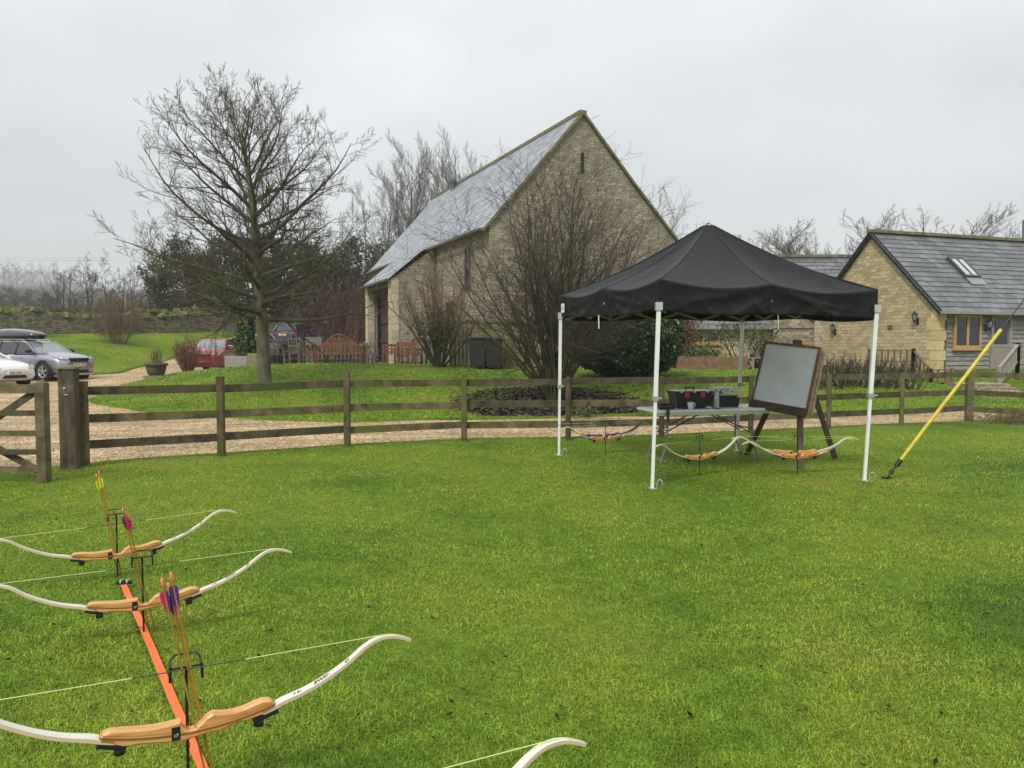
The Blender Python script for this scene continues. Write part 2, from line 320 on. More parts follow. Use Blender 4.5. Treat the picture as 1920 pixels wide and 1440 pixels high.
def sub_mesh(name, tris, dz, mat, skirt=0):
    u, inv = np.unique(tris.ravel(), return_inverse=True); T = inv.reshape(-1, 3)
    V = np.stack([cx[u], cy[u], cz[u] + dz], 1); fl = [T]
    if skirt:
        from collections import Counter
        cnt = Counter()
        for a, b, c in T.tolist():
            for e in ((a, b), (b, c), (c, a)): cnt[e] += 1
        be = [e for e in cnt if (e[1], e[0]) not in cnt]; n0 = len(V)
        ids = sorted({i for e in be for i in e}); mp_ = {i: n0 + k for k, i in enumerate(ids)}
        V = np.vstack([V, V[ids] - [0, 0, skirt]])
        fl.append(np.array([(e[1], e[0], mp_[e[0]], mp_[e[1]]) for e in be]))
    o = np_mesh(name, V, fl, mat, smooth=True)
    return tag(o, kind='structure')
def ground_mat(name, cols, sc1, sc2, fine, finecols, bump, bs, rough=.95):
    m = bpy.data.materials.new(name); m.use_nodes = True; t = m.node_tree; N = t.nodes; L = t.links; b = N['Principled BSDF']; b.inputs['Roughness'].default_value = rough; b.inputs['Specular IOR Level'].default_value = .2
    tcn = N.new('ShaderNodeTexCoord')
    def noise(s, d=5):
        n = N.new('ShaderNodeTexNoise'); n.inputs['Scale'].default_value = s; n.inputs['Detail'].default_value = d; n.inputs['Roughness'].default_value = .6; L.new(tcn.outputs['Object'], n.inputs['Vector']); return n
    n1 = noise(sc1); r = N.new('ShaderNodeValToRGB'); e = r.color_ramp.elements; e[0].position = .32; e[0].color = (*cols[0], 1); e[1].position = .68; e[1].color = (*cols[-1], 1)
    for i, c in enumerate(cols[1:-1]): q = e.new(.32 + .36 * (i + 1) / (len(cols) - 1)); q.color = (*c, 1)
    L.new(n1.outputs[0], r.inputs[0])
    n2 = noise(sc2, 8); r2 = N.new('ShaderNodeMapRange'); r2.inputs[1].default_value = .3; r2.inputs[2].default_value = .7; r2.inputs[3].default_value = finecols[0]; r2.inputs[4].default_value = finecols[1]; L.new(n2.outputs[0], r2.inputs[0])
    n3 = noise(fine, 3); r3 = N.new('ShaderNodeMapRange'); r3.inputs[1].default_value = .3; r3.inputs[2].default_value = .7; r3.inputs[3].default_value = finecols[0]; r3.inputs[4].default_value = finecols[1]; L.new(n3.outputs[0], r3.inputs[0])
    mu = N.new('ShaderNodeMath'); mu.operation = 'MULTIPLY'; L.new(r2.outputs[0], mu.inputs[0]); L.new(r3.outputs[0], mu.inputs[1])
    v = N.new('ShaderNodeVectorMath'); v.operation = 'SCALE'; L.new(r.outputs[0], v.inputs[0]); L.new(mu.outputs[0], v.inputs['Scale']); L.new(v.outputs[0], b.inputs['Base Color'])
    bp = N.new('ShaderNodeBump'); bp.inputs['Strength'].default_value = bump; bp.inputs['Distance'].default_value = bs; L.new(n3.outputs[0], bp.inputs['Height']); L.new(bp.outputs[0], b.inputs['Normal'])
    return m
GC = [(.104, .195, .016), (.188, .322, .021), (.275, .395, .030), (.37, .395, .06)]
MT['lawn'] = ground_mat('lawn', [tuple(c * .58 for c in q) for q in GC], .35, 9, 45, (.72, 1.28), .9, .05)
MT['soil'] = ground_mat('soil', [(.018, .014, .010), (.035, .028, .018), (.05, .04, .026)], 1.2, 9, 30, (.55, 1.6), 1, .05)
MT['pave'] = ground_mat('paving', [(.13, .12, .10), (.2, .19, .16)], 1, 6, 20, (.8, 1.2), .3, .02)
def gravel_mat():
    m = bpy.data.materials.new('gravel'); m.use_nodes = True; t = m.node_tree; N = t.nodes; L = t.links; b = N['Principled BSDF']; b.inputs['Roughness'].default_value = .9
    tcn = N.new('ShaderNodeTexCoord'); vo = N.new('ShaderNodeTexVoronoi'); vo.inputs['Scale'].default_value = 26; L.new(tcn.outputs['Object'], vo.inputs['Vector'])
    sp = N.new('ShaderNodeSeparateColor'); L.new(vo.outputs['Color'], sp.inputs[0])
    r = N.new('ShaderNodeValToRGB'); e = r.color_ramp.elements; e[0].color = (.11, .065, .03, 1); e[1].color = (.84, .67, .41, 1); e.new(.25).color = (.36, .24, .115, 1); e.new(.65).color = (.57, .41, .215, 1); L.new(sp.outputs[0], r.inputs[0])
    n = N.new('ShaderNodeTexNoise'); n.inputs['Scale'].default_value = .8; n.inputs['Detail'].default_value = 6; L.new(tcn.outputs['Object'], n.inputs['Vector'])
    mr_ = N.new('ShaderNodeMapRange'); mr_.inputs[1].default_value = .3; mr_.inputs[2].default_value = .7; mr_.inputs[3].default_value = .70; mr_.inputs[4].default_value = 1.12; L.new(n.outputs[0], mr_.inputs[0])
    v = N.new('ShaderNodeVectorMath'); v.operation = 'SCALE'; L.new(r.outputs[0], v.inputs[0]); L.new(mr_.outputs[0], v.inputs['Scale']); mp2 = N.new('ShaderNodeMapping'); mp2.inputs['Scale'].default_value = (.22, 2.2, 1); mp2.inputs['Rotation'].default_value = (0, 0, R(-8)); L.new(tcn.outputs['Object'], mp2.inputs[0]); n6 = N.new('ShaderNodeTexNoise'); n6.inputs['Scale'].default_value = .9; n6.inputs['Detail'].default_value = 4; L.new(mp2.outputs[0], n6.inputs['Vector'])
    r6 = N.new('ShaderNodeMapRange'); r6.inputs[1].default_value = .35; r6.inputs[2].default_value = .62; r6.inputs[3].default_value = .70; r6.inputs[4].default_value = 1.06; L.new(n6.outputs[0], r6.inputs[0]); v6 = N.new('ShaderNodeVectorMath'); v6.operation = 'SCALE'; L.new(v.outputs[0], v6.inputs[0]); L.new(r6.outputs[0], v6.inputs['Scale'])
    L.new(v6.outputs[0], b.inputs['Base Color'])
    bp = N.new('ShaderNodeBump'); bp.inputs['Strength'].default_value = 1; bp.inputs['Distance'].default_value = .03; bp.invert = True; L.new(vo.outputs['Distance'], bp.inputs['Height']); L.new(bp.outputs[0], b.inputs['Normal'])
    return m
MT['gravel'] = gravel_mat()
sub_mesh('lawn_ground', cls[3], 0, MT['lawn'], skirt=.12)
sub_mesh('gravel_drive', cls[0], -.05, MT['gravel'])
sub_mesh('soil_bed', cls[1], -.01, MT['soil'])
sub_mesh('paved_terrace', cls[2], -.03, MT['pave'])
# ------------------------------------------------------------------ grass blades and litter
mul = MB()
for k in range(9000):
    X = rg.uniform(-1.6, 3.6); Y = rg.uniform(16.9, 21.3)
    if rg.random() > (1.25 if ((X - 1) / 2.5) ** 2 + ((Y - 19) / 2.1) ** 2 < 1 else .12): continue
    if Y < 17.0 + .32 * (X + 1.4): continue
    z = G(X, Y) + rg.uniform(.0, .05); s = rg.uniform(.02, .065); a = rg.uniform(0, 6.28)
    e1 = Vector((math.cos(a), math.sin(a), rg.uniform(-.6, .6))) * s; e2 = Vector((-math.sin(a), math.cos(a), rg.uniform(-.6, .6))) * s * .6; c = Vector((X, Y, z))
    mul.add([c - e1, c - e2, c + e1, c + e2], [(0, 1, 2, 3)])
tag(mul.build('leaf_mulch', M('mulch', (.014, .012, .007), (.10, .075, .045), scale=6, rough=.8, island=.7), uv=False), 'dark leaf mulch lying on the soil bed under the huge shrub', 'leaf litter', kind='stuff')
def inside(poly, x, y):
    x = np.asarray(x); y = np.asarray(y); c = np.zeros(x.shape, bool); n = len(poly)
    for i in range(n):
        x1, y1 = poly[i]; x2, y2 = poly[i - 1]
        m = ((y1 > y) != (y2 > y)); c ^= m & (x < (x2 - x1) * (y - y1) / ((y2 - y1) if y2 != y1 else 1e-9) + x1)
    return c
rn = np.random.default_rng(11)
def patch_noise(x, y):
    return (np.sin(x * 1.7 + 1.3 * np.sin(y * 1.1)) + np.sin(y * 2.3 + 1.7 * np.sin(x * .9 + 2)) + .7 * np.sin(x * 5.1 + y * 3.3) + .7 * np.sin(y * 6.7 - x * 4.1)) / 3.4
def blades(name, n, y0, y1, hgt, wid, mat, xr=.78, powr=1.0, hf=0.0):
    # density falls with distance
    u = rn.random(n); Y = y0 * (y1 / y0) ** u if powr == 1 else y0 + (y1 - y0) * u
    X = (rn.random(n) * 2 - 1) * (Y * xr + .6)
    keep = ~inside(polys[0], X, Y) & ~inside(polys[1], X, Y)
    pn = patch_noise(X, Y); keep &= rn.random(n) < np.clip(.8 + .5 * pn, .25, 1)
    if y0 > 14: keep &= ~inside(polys[2], X, Y)
    X = X[keep]; Y = Y[keep]; n = len(X); Z = GV(X, Y)
    sc_ = (Y / 3.0) ** .55
    h = hgt * (.45 + .9 * rn.random(n)) * (1 + .25 * patch_noise(X * 3, Y * 3)) * (1 + hf * (Y - y0)); wd = wid * (.6 + .8 * rn.random(n)) * sc_
    az = rn.random(n) * 6.283; ln = (.3 + 1.7 * rn.random(n)) * h
    dx = np.cos(az); dy = np.sin(az); wa = az + 1.57 + rn.normal(0, .5, n); wx = np.cos(wa) * wd; wy = np.sin(wa) * wd
    B = np.stack([X, Y, Z - .004], 1); W = np.stack([wx, wy, wx * 0], 1) / 2
    M1 = B + np.stack([dx * ln * .35, dy * ln * .35, h * .62], 1); T = B + np.stack([dx * ln, dy * ln, h * np.maximum(.35, 1 - .35 * (ln / h))], 1)
    V = np.stack([B - W, B + W, M1 + W * .8, M1 - W * .8, T], 1).reshape(-1, 3)
    i = np.arange(n)[:, None] * 5
    return np_mesh(name, V, [i + np.array([[0, 1, 2, 3]]), i + np.array([[3, 2, 4]])], mat)
def grass_mat(name, hi=(2.0, 1.7, 2.6, 1)):
    m = bpy.data.materials.new(name); m.use_nodes = True; t = m.node_tree; N = t.nodes; L = t.links; b = N['Principled BSDF']; b.inputs['Roughness'].default_value = .5; b.inputs['Specular IOR Level'].default_value = .35
    tcn = N.new('ShaderNodeTexCoord'); n1 = N.new('ShaderNodeTexNoise'); n1.inputs['Scale'].default_value = .8; n1.inputs['Detail'].default_value = 5; L.new(tcn.outputs['Object'], n1.inputs['Vector'])
    r = N.new('ShaderNodeValToRGB'); e = r.color_ramp.elements; e[0].position = .3; e[0].color = (*GC[0], 1); e[1].position = .72; e[1].color = (*GC[3], 1); e.new(.44).color = (*GC[1], 1); e.new(.58).color = (*GC[2], 1); L.new(n1.outputs[0], r.inputs[0])
    g_ = N.new('ShaderNodeNewGeometry'); r2 = N.new('ShaderNodeValToRGB'); e = r2.color_ramp.elements
    e[0].color = (.30, .36, .35, 1); e[1].color = hi; e.new(.5).color = (1, 1.02, 1, 1); e.new(.85).color = (1.5, 1.35, 1.3, 1); L.new(g_.outputs['Random Per Island'], r2.inputs[0])
    x = N.new('ShaderNodeVectorMath'); x.operation = 'MULTIPLY'; n4 = N.new('ShaderNodeTexNoise'); n4.inputs['Scale'].default_value = 5; n4.inputs['Detail'].default_value = 6; n4.inputs['Roughness'].default_value = .7; L.new(tcn.outputs['Object'], n4.inputs['Vector'])
    r4 = N.new('ShaderNodeMapRange'); r4.inputs[1].default_value = .32; r4.inputs[2].default_value = .68; r4.inputs[3].default_value = .68; r4.inputs[4].default_value = 1.25; L.new(n4.outputs[0], r4.inputs[0])
    v4 = N.new('ShaderNodeVectorMath'); v4.operation = 'SCALE'; L.new(r.outputs[0], v4.inputs[0]); L.new(r4.outputs[0], v4.inputs['Scale'])
    n5 = N.new('ShaderNodeTexNoise'); n5.inputs['Scale'].default_value = 1.9; n5.inputs['Detail'].default_value = 7; n5.inputs['Roughness'].default_value = .75; L.new(tcn.outputs['Object'], n5.inputs['Vector'])
    r5 = N.new('ShaderNodeMapRange'); r5.inputs[1].default_value = .60; r5.inputs[2].default_value = .72; r5.inputs[4].default_value = .7; L.new(n5.outputs[0], r5.inputs[0]); m5 = N.new('ShaderNodeMix'); m5.data_type = 'RGBA'; L.new(r5.outputs[0], m5.inputs[0]); L.new(v4.outputs[0], m5.inputs[6]); m5.inputs[7].default_value = (.12, .13, .03, 1)
    L.new(m5.outputs[2], x.inputs[0]); L.new(r2.outputs[0], x.inputs[1]); L.new(x.outputs[0], b.inputs['Base Color'])
    tr = N.new('ShaderNodeBsdfTranslucent'); L.new(x.outputs[0], tr.inputs[0]); ms = N.new('ShaderNodeMixShader'); ms.inputs[0].default_value = .3
    L.new(b.outputs[0], ms.inputs[1]); L.new(tr.outputs[0], ms.inputs[2]); L.new(ms.outputs[0], N['Material Output'].inputs[0]); return m
MT['grass'] = grass_mat('grass_blades'); MT['grass_far'] = grass_mat('grass_blades_far', (1.12, 1.0, 1.2, 1))
gb = blades('grass', 760000, 2.2, 14.5, .024, .0028, MT['grass']); tag(gb, 'short green lawn grass growing in front of the fence', 'grass', kind='stuff')
gb2 = blades('grass', 240000, 16.5, 45, .035, .008, MT['grass_far'], xr=.72); tag(gb2, 'mown grass on the mound and bank beyond the gravel drive', 'grass', kind='stuff')
lf = MB()
for k in range(420):
    Y = 2.6 * (13 / 2.6) ** rg.random(); X = rg.uniform(-.7, .72) * Y
    if k > 250: Y = rg.uniform(18, 26); X = rg.uniform(-11, 1)
    z = G(X, Y) + .028; s = rg.uniform(.008, .022); a = rg.uniform(0, 6.28)
    e1 = Vector((math.cos(a), math.sin(a), rg.uniform(-.3, .3))) * s; e2 = Vector((-math.sin(a), math.cos(a), rg.uniform(-.5, .5))) * s * .55; c = Vector((X, Y, z))
    lf.add([c - e1, c - e2, c + e1, c + e2], [(0, 1, 2, 3)])
tag(lf.build('fallen_leaves', M('dead_leaf', (.008, .006, .004), (.04, .025, .012), scale=2, rough=.9, spec=.1), uv=False), 'dark dead leaves and bits of twig scattered over the lawn', 'leaf litter', kind='stuff')
# ------------------------------------------------------------------ buildings
def slates(mb, o, u, v, ulen, vlen, sw, sh, seed=1, th=.014, hole=None, trim=None):
    rr = random.Random(seed); o = Vector(o); u = Vector(u).normalized(); v = Vector(v).normalized(); n = u.cross(v).normalized()
    if n.z < 0: n = -n
    r = 0; y = -.04
    while y < vlen:
        hh = min(sh * 1.25, vlen - y + .02); x = -sw * (.5 if r % 2 else 0) - rr.uniform(0, .1)
        while x < ulen:
            ww = sw * rr.uniform(.75, 1.25); x0 = max(x, 0); x1 = min(x + ww, ulen)
            if x1 - x0 > .03 and not (hole and x1 > hole[0] and x0 < hole[1] and y + sh > hole[2] and y < hole[3]) and not (trim and not trim((x0 + x1) / 2, y + sh / 2)):
                dy = rr.uniform(-.012, .012); lift = rr.uniform(0, .006)
                a = o + u * (x0 + .007) + v * (y + dy) + n * (th * 2 + lift); b = o + u * (x1 - .007) + v * (y + dy) + n * (th * 2 + lift)
                c = o + u * (x1 - .007) + v * (y + hh) + n * .004; d = o + u * (x0 + .007) + v * (y + hh) + n * .004
                mb.add([a, b, c, d, a - n * th, b - n * th, c - n * th, d - n * th], [(0, 1, 2, 3), (4, 5, 1, 0), (5, 6, 2, 1), (7, 4, 0, 3)])
            x += ww
        y += sh; r += 1
def window(parent, c, u, n, w_, h_, mat, panes=2, fr=.07, glass='glass', sill=True, name='window'):
    """c = bottom centre on the wall, u along the wall, n outward"""
    c = Vector(c); u = Vector(u).normalized(); n = Vector(n).normalized(); up = Vector((0, 0, 1)); f = MB()
    def bx(x0, x1, z0, z1, d0, d1, mb):
        P = [c + u * x + n * d + up * z for z in (z0, z1) for d in (d0, d1) for x in (x0, x1)]
        mb.add(P, [(0, 1, 3, 2), (4, 6, 7, 5), (0, 4, 5, 1), (2, 3, 7, 6), (0, 2, 6, 4), (1, 5, 7, 3)])
    bx(-w_ / 2, -w_ / 2 + fr, 0, h_, -.03, .05, f); bx(w_ / 2 - fr, w_ / 2, 0, h_, -.03, .05, f)
    bx(-w_ / 2 + fr, w_ / 2 - fr, 0, fr, -.03, .048, f); bx(-w_ / 2 + fr, w_ / 2 - fr, h_ - fr, h_, -.03, .048, f)
    for k in range(1, panes):
        x = -w_ / 2 + w_ * k / panes; bx(x - fr * .6, x + fr * .6, fr, h_ - fr, -.03, .045, f)
    o = f.build(name, mat, parent); g = MB(); bx(-w_ / 2 + fr, w_ / 2 - fr, fr, h_ - fr, .012, .018, g); g.build('pane', MT[glass], o)
    if sill:
        s = MB(); bx(-w_ / 2 - .05, w_ / 2 + .05, -.09, -.002, -.02, .10, s); s.build('sill', mat, o)
    return o
# ---- stone barn
bz = .76
barn = thing('stone_barn', 'tall old stone barn with pale stone slate roof, slit window and gabled side porch', 'barn', (-.83, 28.5, bz - .05), math.atan2(.397, .918))
AP, EV, RL = (3.84, 9.81), 5.42, 18.5
m = MB()
prof = [(0, -.3), (9.2, -.3), (9.2, 4.3), (8.3, 5.13), (6.26, 7.19), (3.84, 9.81), (0, 5.42)]
m.prism([(x, 0, z) for x, z in prof], (0, .55, 0))
m.prism([(x, RL - .55, z) for x, z in prof], (0, .55, 0))
m.b2((0, .55, -.3), (.55, RL - .55, 5.40)); m.b2((8.65, .55, -.3), (9.2, RL - .55, 4.28))
m.build('wall', MT['barn'], barn)
s = MB(); L1 = math.hypot(3.84, 4.39)
slates(s, (-.22, -.08, 5.42 - .22 * 1.143 + .1), (0, 1, 0), (3.84, 0, 4.39), RL + .1, L1 + .30, .45, .25, 3, th=.010)
for (a, b) in (((3.84, 9.81), (6.26, 7.19)), ((6.26, 7.19), (8.3, 5.13)), ((8.3, 5.13), (9.5, 4.15))):
    d = Vector((a[0] - b[0], 0, a[1] - b[1])); slates(s, (b[0], -.08, b[1] + .12), (0, 1, 0), d, RL + .1, d.length, .42, .26, 4)
rf = s.build('roof', MT['slate_pale'], barn)
m = MB(); m.bar((3.84, -.1, 9.87), (3.84, RL + .1, 9.87), .30, .14); m.build('ridge_tile', MT['lichen'], rf)
m = MB()
for y0 in (-.12, RL - .05):
    m.bar((-.3, y0 + .08, 5.12), (3.84, y0 + .08, 9.84), .16, .09); q = [(3.84, 9.86), (6.26, 7.25), (8.3, 5.19), (9.4, 4.22)]
    for a, b in zip(q, q[1:]): m.bar((a[0], y0 + .08, a[1]), (b[0], y0 + .08, b[1]), .16, .09)
    m.build('verge', MT['lichen'], rf); m = MB()
m = MB(); m.bar((-.36, -.05, 5.18), (-.36, 6.45, 5.18), .12, .1); m.build('gutter', MT['oldwood'], barn); m = MB(); m.bar((-.36, 11.55, 5.18), (-.36, RL, 5.18), .12, .1); m.build('gutter', MT['oldwood'], barn); m = MB(); m.tube([(-.12, 6.3, 5.15), (-.12, 6.3, .1)], .045, 8)
m.build('downpipe', MT['oldwood'], barn)
m = MB(); m.b2((3.78, -.012, 7.55), (3.93, .02, 8.35)); m.build('slit_window', MT['core'], barn)
for (y0, z0, ww, hh) in ((2.3, 3.3, .55, 1.5), (4.4, 1.5, 1.1, 1.3)):
    window(barn, (0, y0, z0), (0, 1, 0), (-1, 0, 0), ww, hh, MT['oldwood'], panes=1 if ww < .8 else 2)
window(barn, (2.9, 0, .9), (1, 0, 0), (0, -1, 0), .8, 1.25, MT['oak'], panes=2)
# porch
m = MB(); px_, y0, y1, pe = -1.89, 6.5, 11.5, 3.93
m.prism([(0, y0, -.3), (px_, y0, -.3), (px_, y0, pe), (0, y0, 5.28)], (0, .45, 0)); m.prism([(0, y1 - .45, -.3), (px_, y1 - .45, -.3), (px_, y1 - .45, pe), (0, y1 - .45, 5.28)], (0, .45, 0))
m.b2((-.3, y0 + .45, -.3), (-.02, y1 - .45, 5.2)); m.build('porch_wall', MT['barn'], barn)
m = MB(); m.b2((px_ - .14, y0 - .03, -.3), (px_ + .2, y0 + .5, pe - .05)); m.build('porch_pier', MT['barn_ashlar'], barn); m = MB(); m.b2((px_ - .14, y1 - .5, -.3), (px_ + .2, y1 + .03, pe - .05)); m.build('porch_pier', MT['barn_ashlar'], barn)
m = MB(); m.b2((px_ - .1, y0 + .5, pe - .38), (px_ + .15, y1 - .5, pe - .06)); m.build('lintel', MT['oldwood'], barn)
m = MB()
for k in range(14): m.b2((-1.42, y0 + .5 + k * .286, 0), (-1.36, y0 + .5 + k * .286 + .27, 3.5))
for z in (.15, 1.1, 2.0, 2.9): m.b2((-1.48, y0 + .5, z), (-1.42, y1 - .5, z + .12))
m.build('barn_door', M('door_maroon', (.035, .02, .02), (.075, .045, .042), scale=4, stretch=(8, 8, 1), rough=.7, island=.2), barn)
m = MB(); m.b2((-1.55, y0 + .45, 0), (-1.36, y0 + .62, 3.5)); m.build('door_frame', MT['blackmetal'], barn); m = MB(); m.b2((-1.55, y1 - .62, 0), (-1.36, y1 - .45, 3.5)); m.build('door_frame', MT['blackmetal'], barn)
s = MB(); d = Vector((1.86, 0, 1.56)); slates(s, (-2.12, y0 - .12, 3.86), (0, 1, 0), d, 5.25, d.length, .45, .28, 6)
s.build('porch_roof', MT['slate_pale'], barn)
m = MB(); m.bar((-2.2, y0 - .15, 3.80), (-2.2, y1 + .15, 3.80), .11, .1); m.build('gutter', MT['oldwood'], barn)
m = MB(); m.lathe((3.5, 14.2, 9.4), [(.13, 0), (.13, .5), (.17, .51), (.17, .85), (.14, .9), (.0, .92)], 16); m.build('flue', M('teal_metal', (.13, .20, .22), rough=.5), barn)

# ---- right-hand golden house
ho = thing('stone_cottage', 'single storey golden stone and timber clad house with dark slate roof and skylight', 'house', (14.33, 26, .76), math.atan2(.326, .946))
W5, RH, EH, HL = 5.9, 4.97, 2.12, 14
m = MB(); m.prism([(0, 0, -1.2), (0, W5, -1.2), (0, W5, EH), (0, W5 / 2, RH), (0, 0, EH)], (.35, 0, 0))
m.b2((.35, W5 - .35, -1.2), (HL, W5, EH)); m.b2((HL - .35, 0, -1.2), (HL, W5 - .35, EH)); m.b2((.35, .04, -1.2), (HL - .35, .3, -.08))
m.build('wall', MT['gold'], ho)
q = MB()
for k in range(7): q.b2((-.012, -.012, -.3 + k * .34), (.3 if k % 2 else .4, .42 if k % 2 else .26, -.3 + k * .34 + .325))
q.build('quoin', M('quoin_stone', (.50, .38, .19), (.60, .47, .26), scale=6, rough=.9, island=.1, bump=.3), ho)
q = MB()
for k in range(7): q.b2((-.012, W5 - (.45 if k % 2 else .28), -.3 + k * .34), (.3, W5 + .012, -.3 + k * .34 + .325))
q.build('quoin', MT['barn_ashlar'], ho)
c = MB(); k = 0; z = -.1
rr = random.Random(8)
while z < 2.0:
    hh = .155
    for (a, b) in ((.42, .66), (1.94, 2.36), (3.42, 9)) if .72 < z < 1.93 else (((.42, 2.36), (3.42, 9)) if z < .75 else ((.42, 9),)):
        c.add([(a, -.035 - rr.random() * .012, z), (b, -.035 - rr.random() * .012, z), (b, .0, z + hh + .02), (a, .0, z + hh + .02), (a, .02, z), (b, .02, z)], [(0, 1, 2, 3), (4, 5, 1, 0), (0, 3, 4), (1, 5, 2)])
    z += hh
c.b2((.42, .002, -.1), (9, .04, EH - .02)); c.build('cladding', MT['clad'], ho)
window(ho, (1.3, -.04, .80), (1, 0, 0), (0, -1, 0), 1.22, 1.12, MT['oak'], panes=2, fr=.08)
window(ho, (5.6, -.04, .80), (1, 0, 0), (0, -1, 0), 1.22, 1.12, MT['oak'], panes=2, fr=.08)
dr = MB(); dr.b2((2.42, -.06, 0), (2.52, .05, 1.95)); dr.b2((3.28, -.06, 0), (3.38, .05, 1.95)); dr.b2((2.52, -.06, 1.86), (3.28, .05, 1.95)); dr.b2((2.52, -.05, .82), (3.28, .02, .92))
for k in range(7): dr.b2((2.525 + k * .108, -.04, .02), (2.525 + k * .108 + .1, .02, .82))
d_ = dr.build('stable_door', MT['greywood'], ho); g_ = MB(); g_.b2((2.6, -.03, .92), (3.2, -.02, 1.78)); g_.build('pane', MT['glass'], d_)
s = MB(); e = .28; sl = Vector((0, W5 / 2, RH - EH)); sl_n = sl.normalized(); SL = sl.length + e
o1 = Vector((-.16, 0, EH)) - sl_n * e + Vector((0, 0, .09))
slates(s, o1, (1, 0, 0), sl_n, HL + .3, SL, .42, .27, 12)
sl2 = Vector((0, -W5 / 2, RH - EH)).normalized(); slates(s, Vector((-.16, W5, EH)) - sl2 * e + Vector((0, 0, .09)), (1, 0, 0), sl2, HL + .3, SL, .36, .25, 13)
rf = s.build('roof', MT['slate_dark'], ho)
m = MB(); m.bar((-.18, W5 / 2, RH + .15), (HL + .1, W5 / 2, RH + .15), .24, .11)
m.build('ridge_tile', MT['lichen'], rf)
m = MB(); m.bar((-.10, -.22, EH - .14), (-.10, W5 / 2, RH + .07), .05, .17); m.bar((-.10, W5 + .22, EH - .14), (-.10, W5 / 2, RH + .07), .05, .17); m.build('bargeboard', MT['black'], rf)
m = MB(); m.bar((-.15, -.30, EH - .14), (HL, -.30, EH - .14), .1, .09); m.build('gutter', MT['greywood'], ho)
nrm = Vector((0, -(RH - EH), W5 / 2)).normalized(); ux = Vector((1, 0, 0))
def onroof(x, s_, h): return o1 + ux * x + sl_n * s_ + nrm * h
m = MB()
for (xa, xb, sa, sb) in ((2.6, 2.68, 1.84, 2.96), (3.28, 3.36, 1.84, 2.96), (2.68, 3.28, 1.84, 1.92), (2.68, 3.28, 2.88, 2.96), (2.955, 3.005, 1.92, 2.88)):
    P = [onroof(x, q_, h) for h in (.03, .13) for q_ in (sa, sb) for x in (xa, xb)]; m.add(P, [(0, 2, 3, 1), (4, 5, 7, 6), (0, 1, 5, 4), (2, 6, 7, 3), (0, 4, 6, 2), (1, 3, 7, 5)])
sk = m.build('skylight', M('sky_frame', (.05, .055, .06), rough=.4), ho); m = MB()
m.add([onroof(2.68, 1.92, .10), onroof(3.28, 1.92, .10), onroof(3.28, 2.88, .10), onroof(2.68, 2.88, .10)], [(0, 1, 2, 3)]); m.build('pane', M('sky_glass', (.42, .46, .48), rough=.12, spec=1), sk)
m = MB(); m.add([onroof(2.62, 1.45, .06), onroof(3.36, 1.45, .06), onroof(3.36, 1.83, .06), onroof(2.62, 1.83, .06)], [(0, 1, 2, 3)]); m.build('flashing', M('lead', (.22, .25, .27), rough=.45), sk)
m = MB(); m.b2((-.016, 1.9, 1.45), (.01, 2.12, 1.62)); m.build('vent', MT['oldwood'], ho); m = MB(); m.b2((-.016, 3.7, .12), (.01, 3.95, .32)); m.build('vent', MT['oldwood'], ho)
def lantern(loc, rz, label):
    t = thing('wall_lantern', label, 'lantern', loc, rz, 'black wall lanterns')
    m = MB(); m.b2((-.05, -.02, -.15), (.05, 0, .1)); m.tube([(0, -.02, -.05), (0, -.08, -.1), (0, -.14, -.08), (0, -.15, -.02)], .012, 6); m.build('bracket', MT['blackmetal'], t)
    c_ = (0, -.15, 0); rot = Matrix.Rotation(R(30), 3, 'Z')
    m = MB(); m.lathe(c_, [(.0, .36), (.012, .34), (.012, .30), (.03, .28), (.10, .22), (.105, .20)], 6, rot, False); m.lathe(c_, [(.05, -.02), (.055, 0), (.02, -.08), (0, -.1)], 6, rot, False)
    for k in range(6):
        a = R(60 * k + 30); m.bar((.055 * math.cos(a), -.15 + .055 * math.sin(a), -.01), (.10 * math.cos(a), -.15 + .10 * math.sin(a), .205), .012, .012)
    m.build('cage', MT['blackmetal'], t); m = MB(); m.lathe(c_, [(.048, 0), (.09, .2)], 6, rot, False); m.build('glass', M('lamp_glass', (.25, .27, .28), rough=.15), t)
    return t
hu = Vector((.946, .326, 0)); hv = Vector((-.326, .946, 0)); K = Vector((14.33, 26, .76)); hrot = math.atan2(.326, .946)
lantern(K + hv * .8 - hu * .0 + Vector((0, 0, 1.75)), hrot - R(90), 'black lantern on the golden gable wall nearest the timber cladding')
lantern(K + hv * 4.75 + Vector((0, 0, 1.45)), hrot - R(90), 'black lantern at the left end of the golden gable beside the glazed door')
lantern(K + hu * 2.15 - hv * .04 + Vector((0, 0, 1.5)), hrot, 'black lantern between the oak window and the stable door')
# ---- low wing behind the tent
wg = thing('stone_wing', 'long low stone outbuilding with dark slate roof behind the tent', 'building', (6.0, 32, .76))
m = MB(); m.b2((0, 0, -.5), (6.6, .4, 1.72)); m.b2((0, 5.6, -.5), (6.6, 6, 1.72)); m.prism([(0, .4, -.5), (0, 5.6, -.5), (0, 5.6, 1.72), (0, 3, 4.8), (0, .4, 1.72)], (.4, 0, 0)); m.build('wall', MT['gold'], wg)
m = MB(); m.b2((4.75, -.25, -.5), (6.42, .2, 2.35)); m.b2((7.1, -.25, -.5), (7.35, .2, 2.35)); m.b2((6.42, -.25, 1.78), (7.1, .2, 2.35)); m.build('rubble_wall', MT['rubble'], wg)
s = MB(); sl = Vector((0, 3, 3.05)); slates(s, (-.2, -.25, 1.60), (1, 0, 0), sl.normalized(), 11.5, 4.55, .36, .25, 21); sl = Vector((0, -3, 3.05)); slates(s, (-.2, 6.25, 1.60), (1, 0, 0), sl.normalized(), 11.5, 4.55, .36, .25, 22)
